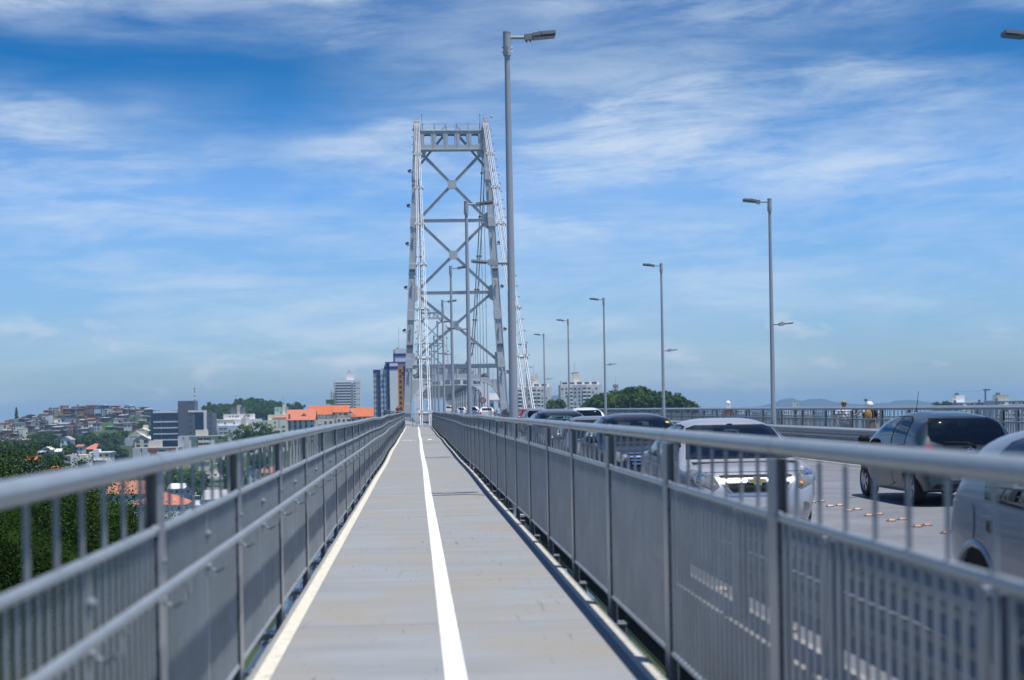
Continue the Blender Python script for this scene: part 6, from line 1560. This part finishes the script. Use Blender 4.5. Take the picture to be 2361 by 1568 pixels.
# big trees just beyond the left railing
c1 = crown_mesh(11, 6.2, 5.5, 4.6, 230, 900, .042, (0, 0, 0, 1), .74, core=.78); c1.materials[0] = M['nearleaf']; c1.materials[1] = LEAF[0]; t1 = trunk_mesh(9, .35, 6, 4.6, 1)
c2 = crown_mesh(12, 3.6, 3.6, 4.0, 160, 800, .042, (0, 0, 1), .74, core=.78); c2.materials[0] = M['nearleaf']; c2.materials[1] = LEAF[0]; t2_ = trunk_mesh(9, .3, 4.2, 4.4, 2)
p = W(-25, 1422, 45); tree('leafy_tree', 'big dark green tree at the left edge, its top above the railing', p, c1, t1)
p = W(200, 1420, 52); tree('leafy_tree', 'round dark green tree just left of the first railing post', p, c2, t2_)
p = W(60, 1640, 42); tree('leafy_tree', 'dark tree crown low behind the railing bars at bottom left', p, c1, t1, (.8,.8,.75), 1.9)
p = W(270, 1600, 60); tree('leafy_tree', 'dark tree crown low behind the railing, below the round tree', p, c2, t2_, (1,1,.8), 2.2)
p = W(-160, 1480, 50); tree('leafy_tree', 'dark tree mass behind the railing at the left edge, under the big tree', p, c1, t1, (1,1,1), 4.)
# distant crowns (shared meshes)
CM = [crown_mesh(20+i, 3.6, 3.6, 3.0, 34, 34, .42, mats) for i, mats in enumerate(((0,0,1),(0,1,3),(1,1,2),(3,3,0)))]
TM = trunk_mesh(3.4, .25, 3.2, 3, 5)
CP = crown_mesh(31, 3.4, 3.4, 2.8, 20, 24, .34, (1, 2, 1), .6, core=.35)
def far_tree(px, py, d, s, kind, label, zs=1., group=None, name='leafy_tree'):
    q = W(px, py, d); c = CM[kind] if kind < 4 else CP
    return tree(name, label, q, c, TM, (s, s, s*zs), rnd.uniform(0, 6.28), group)
mid = [  # px, py of crown centre, distance, scale, kind, where
    (78,1030,700,1.5,0,'dark tree right of the lowest hillside houses'),(60,1042,640,1.4,3,'dark tree left of the open shed'),(95,1016,1120,3.2,3,'large dark grove tree on the hillside, biggest of them'),(112,1008,1130,2.7,0,'dark tree in the hillside grove, right of the biggest'),
    (84,1006,1135,2.3,3,'dark tree in the hillside grove, left of the biggest'),(150,1020,1050,2.6,1,'green tree below the off white house on the hillside'),(170,1012,1060,2.4,0,'green tree below the dark red house'),(190,1016,1040,2.7,1,'bushy tree right of the tree below the dark red house'),
    (212,1012,1040,2.6,0,'bushy dark tree below the pale blue house'),(232,1014,1030,2.8,3,'tall dark tree below the bright green roof'),(252,1006,1060,2.3,1,'green tree just right below the bright green roof'),(268,1010,1020,2.4,2,'light green tree left of the cream villa'),
    (282,1000,1080,2.0,1,'tree above the left wing of the cream villa'),(250,1030,860,2.5,3,'dark round tree left below the cream villa'),(272,1046,760,2.6,3,'dark bushy tree left of the long block with red panels'),(262,1052,740,1.7,0,'dark tree right of the modern grey house'),
    (290,1052,760,1.1,2,'light green shrub tree beside the long block with red panels'),(332,985,1120,2.6,2,'light green tree beside the blue glass office, on the hill edge'),(341,1003,1050,2.0,0,'dark tree between cream villa and office'),(318,1026,850,1.2,3,'clipped dark bush in front of the cream villa'),
    (160,1036,760,2.0,0,'dark tree behind the rusty hip roof'),(142,1046,640,1.7,0,'dark tree left of the white house with rusty roof'),(125,1058,600,1.9,1,'tree below the small white house'),(106,1060,600,1.8,0,'tree between the small orange roof and the white house'),
    (180,1034,800,1.9,1,'green tree left of the bright orange hip roof'),(126,1024,900,2.0,1,'tree above the small white house'),(142,1016,1000,2.0,3,'dark slim tree on the slope above the white houses'),(40,1032,760,2.2,0,'dark tree behind the big tree at the left edge'),(20,1030,800,2.3,3,'dark tree at the left edge below the lowest houses'),
    (93,960,1300,1.5,2,'small tree among ridge houses, by the stepped ridge'),(143,975,1270,1.5,1,'small tree among the second row houses, middle'),(180,971,1275,1.7,2,'light green tree between houses, left of the pale blue house'),(135,985,1230,1.9,0,'slim dark tree among houses, left of the off white house'),
    (160,955,1320,1.3,0,'small dark tree on the ridge, left of the raw houses'),(170,988,1180,1.2,1,'small tree beside the dark red house'),(205,1000,1100,1.6,1,'tree under the fourth row of houses'),
    (455,1108,640,2.2,1,'green tree behind the boatyard sheds, seen between bars'),(430,1100,640,2.2,2,'light green tree behind the low white building by the boatyard'),(408,1098,660,2.2,3,'dark tree left behind the low white building'),(545,1102,660,2.4,1,'green tree seen between the third railing posts'),(530,1070,700,2.4,0,'dark tree above the cream house by the boatyard'),(600,1060,760,2.2,3,'dark tree low behind the railing below the mint building'),(380,1108,640,1.8,1,'tree above the orange roofed boat shed'),
    (350,1108,620,1.8,0,'tree between the mottled brown roof and the boat shed'),(460,1132,520,1.2,1,'small tree beside the dark roofed shed')]
def on_ground(px, py, size):
    """distance at which a tree of this picture size stands on the land"""
    d = 420
    while d < 1330:
        q = W(px, py, d)
        if q.z - size*d*1.5 <= ground_z(q.x, d): return d
        d += 4
    return d
for (px, py, d, s, kd, lab) in mid:
    size = s*.68*3./d; dd = on_ground(px, py+5, size)
    if d > 1160: dd = d
    far_tree(px, py+5, dd, size*dd/3., kd, lab, 1., 'trees among the houses on the left')
for px, py, s, kd, lab in ((546,1012,2.5,4,'airy green tree in front of the stepped white block, left one'),(572,1000,2.6,4,'airy green tree in front of the stepped white block, middle one'),(600,1000,3.0,4,'airy green tree between the stepped white block and the yellow one'),(622,1004,2.4,4,'airy green tree in front of the pale yellow block'),(640,1010,1.8,3,'dark small tree at the left foot of the faded gable roof'),(520,1020,1.9,4,'airy small tree right of the block with green panels'),(575,1022,2.1,2,'bright green bush on the slope above the railing')):
    far_tree(px, py+3, 800, s*.82, kd, lab, 1.05, 'trees before the apartment blocks')
# tall conifer on the left ridge
mb = MB(); r2 = random.Random(3); V = []; 
pts = []
for i in range(60):
    t = i/59; z = 1+15.5*t; rr = 2.7*(1-t)**.8+.15; a = i*2.4
    pts.append((Vector((math.cos(a)*rr*.55, math.sin(a)*rr*.55, z-8)), .35+rr*.42, r2.choice((0, 3))))
cc = crown_mesh(41, 1, 1, 1, 1, 26, .42, (0, 3), pts=pts)
tree('conifer', 'tall slim conifer standing alone against the sky on the left ridge', W(38, 962, 1335), cc, MB().cyl((0,0,-14),(0,0,7.5),.3,.08,n=6).mesh('trunk', M['bark']))
far_tree(27, 974, 1335, 1.6, 3, 'low spreading dark tree left of the conifer', .55); far_tree(50, 971, 1335, 1.7, 3, 'flat topped dark tree right of the conifer', .6)
# wooded hill behind the towns: too many crowns to count
def wood(name, spots, seed):
    r2 = random.Random(seed); V, Fc, Mi = [], [], []
    src = [([v.co.copy() for v in c.vertices], [tuple(p.vertices) for p in c.polygons], [p.material_index for p in c.polygons]) for c in CM]
    for q, s in spots:
        vs, fs, ms = src[r2.choice((0, 1, 3, 3))]; o = len(V); T = Matrix.Translation(q) @ Matrix.Rotation(r2.uniform(0, 6.28), 4, 'Z') @ Matrix.Diagonal((s, s, s*r2.uniform(.85, 1.25), 1))
        V += [tuple(T @ v) for v in vs]; Fc += [tuple(i+o for i in f) for f in fs]; Mi += ms
    me = bpy.data.meshes.new(name); me.from_pydata(V, [], Fc); me.update()
    for m in LEAF: me.materials.append(m)
    me.polygons.foreach_set('material_index', Mi); o = link(name, me); o['kind'] = 'stuff'; return o
sil = [(470,950),(482,940),(500,936),(530,938),(552,930),(575,926),(600,925),(625,926),(650,930),(672,938),(692,948)]
def syl(px):
    for (a, ya), (b_, yb_) in zip(sil, sil[1:]):
        if px <= b_: return ya+(yb_-ya)*(px-a)/(b_-a)
    return sil[-1][1]
spots = []
for i in range(150):
    px = rnd.uniform(474, 690); t = rnd.random(); py = syl(px) + 4.5 + t*26; spots.append((W(px, py, 1420-60*t), rnd.uniform(1.3, 2.2)))
wood('forest', spots, 5)
far_tree(688, 944, 1300, 1.7, 3, 'loose tree at the right end of the wooded hill', 1.3)
# tree covered mound right of the slab blocks
dome = [(1352,944),(1372,934),(1392,922),(1412,913),(1440,908),(1470,907),(1500,909),(1530,915),(1556,926),(1575,935),(1592,942)]
names = ['left end','left slope','left shoulder, by the slab block','left of the telecom mast','foot of the telecom mast','summit','right of the summit','right shoulder','right slope','right slope, lower down','right end']
for i, (px, py) in enumerate(dome):
    far_tree(px, py+7, 700, 1.25+.25*(i % 3), (1, 0, 1, 0, 3, 1, 0, 1, 0, 1, 0)[i], f'green tree on the mound beyond the far railing, {names[i]}', 1.0, 'trees on the mound')
front = ['behind the third far lamp post','left front','middle front','lighter one at the middle','right front','by the second far lamp post','far right front']
for i, px in enumerate((1385, 1415, 1445, 1470, 1505, 1535, 1565)):
    far_tree(px, 932 + abs(px-1470)*.06, 668, 1.7, (0, 2, 1, 2, 1, 0, 1)[i], f'lower tree on the mound beyond the far railing, {front[i]}', 1.0, 'trees on the mound')
for i, (px, py, lab) in enumerate(((1284, 938, 'green tree between the two pale slab blocks'), (1276, 943, 'lighter green tree at the foot of the gap between slab blocks'), (1362, 940, 'dark tree at the foot of the broad slab block'), (2180, 938, 'dark tree left of the far right blocks'), (2165, 940, 'small dark tree on the far shore left of the blocks'))):
    far_tree(px, py, 900 if px < 1500 else 1250, 1.7, (1, 2, 0, 3, 3)[i], lab)
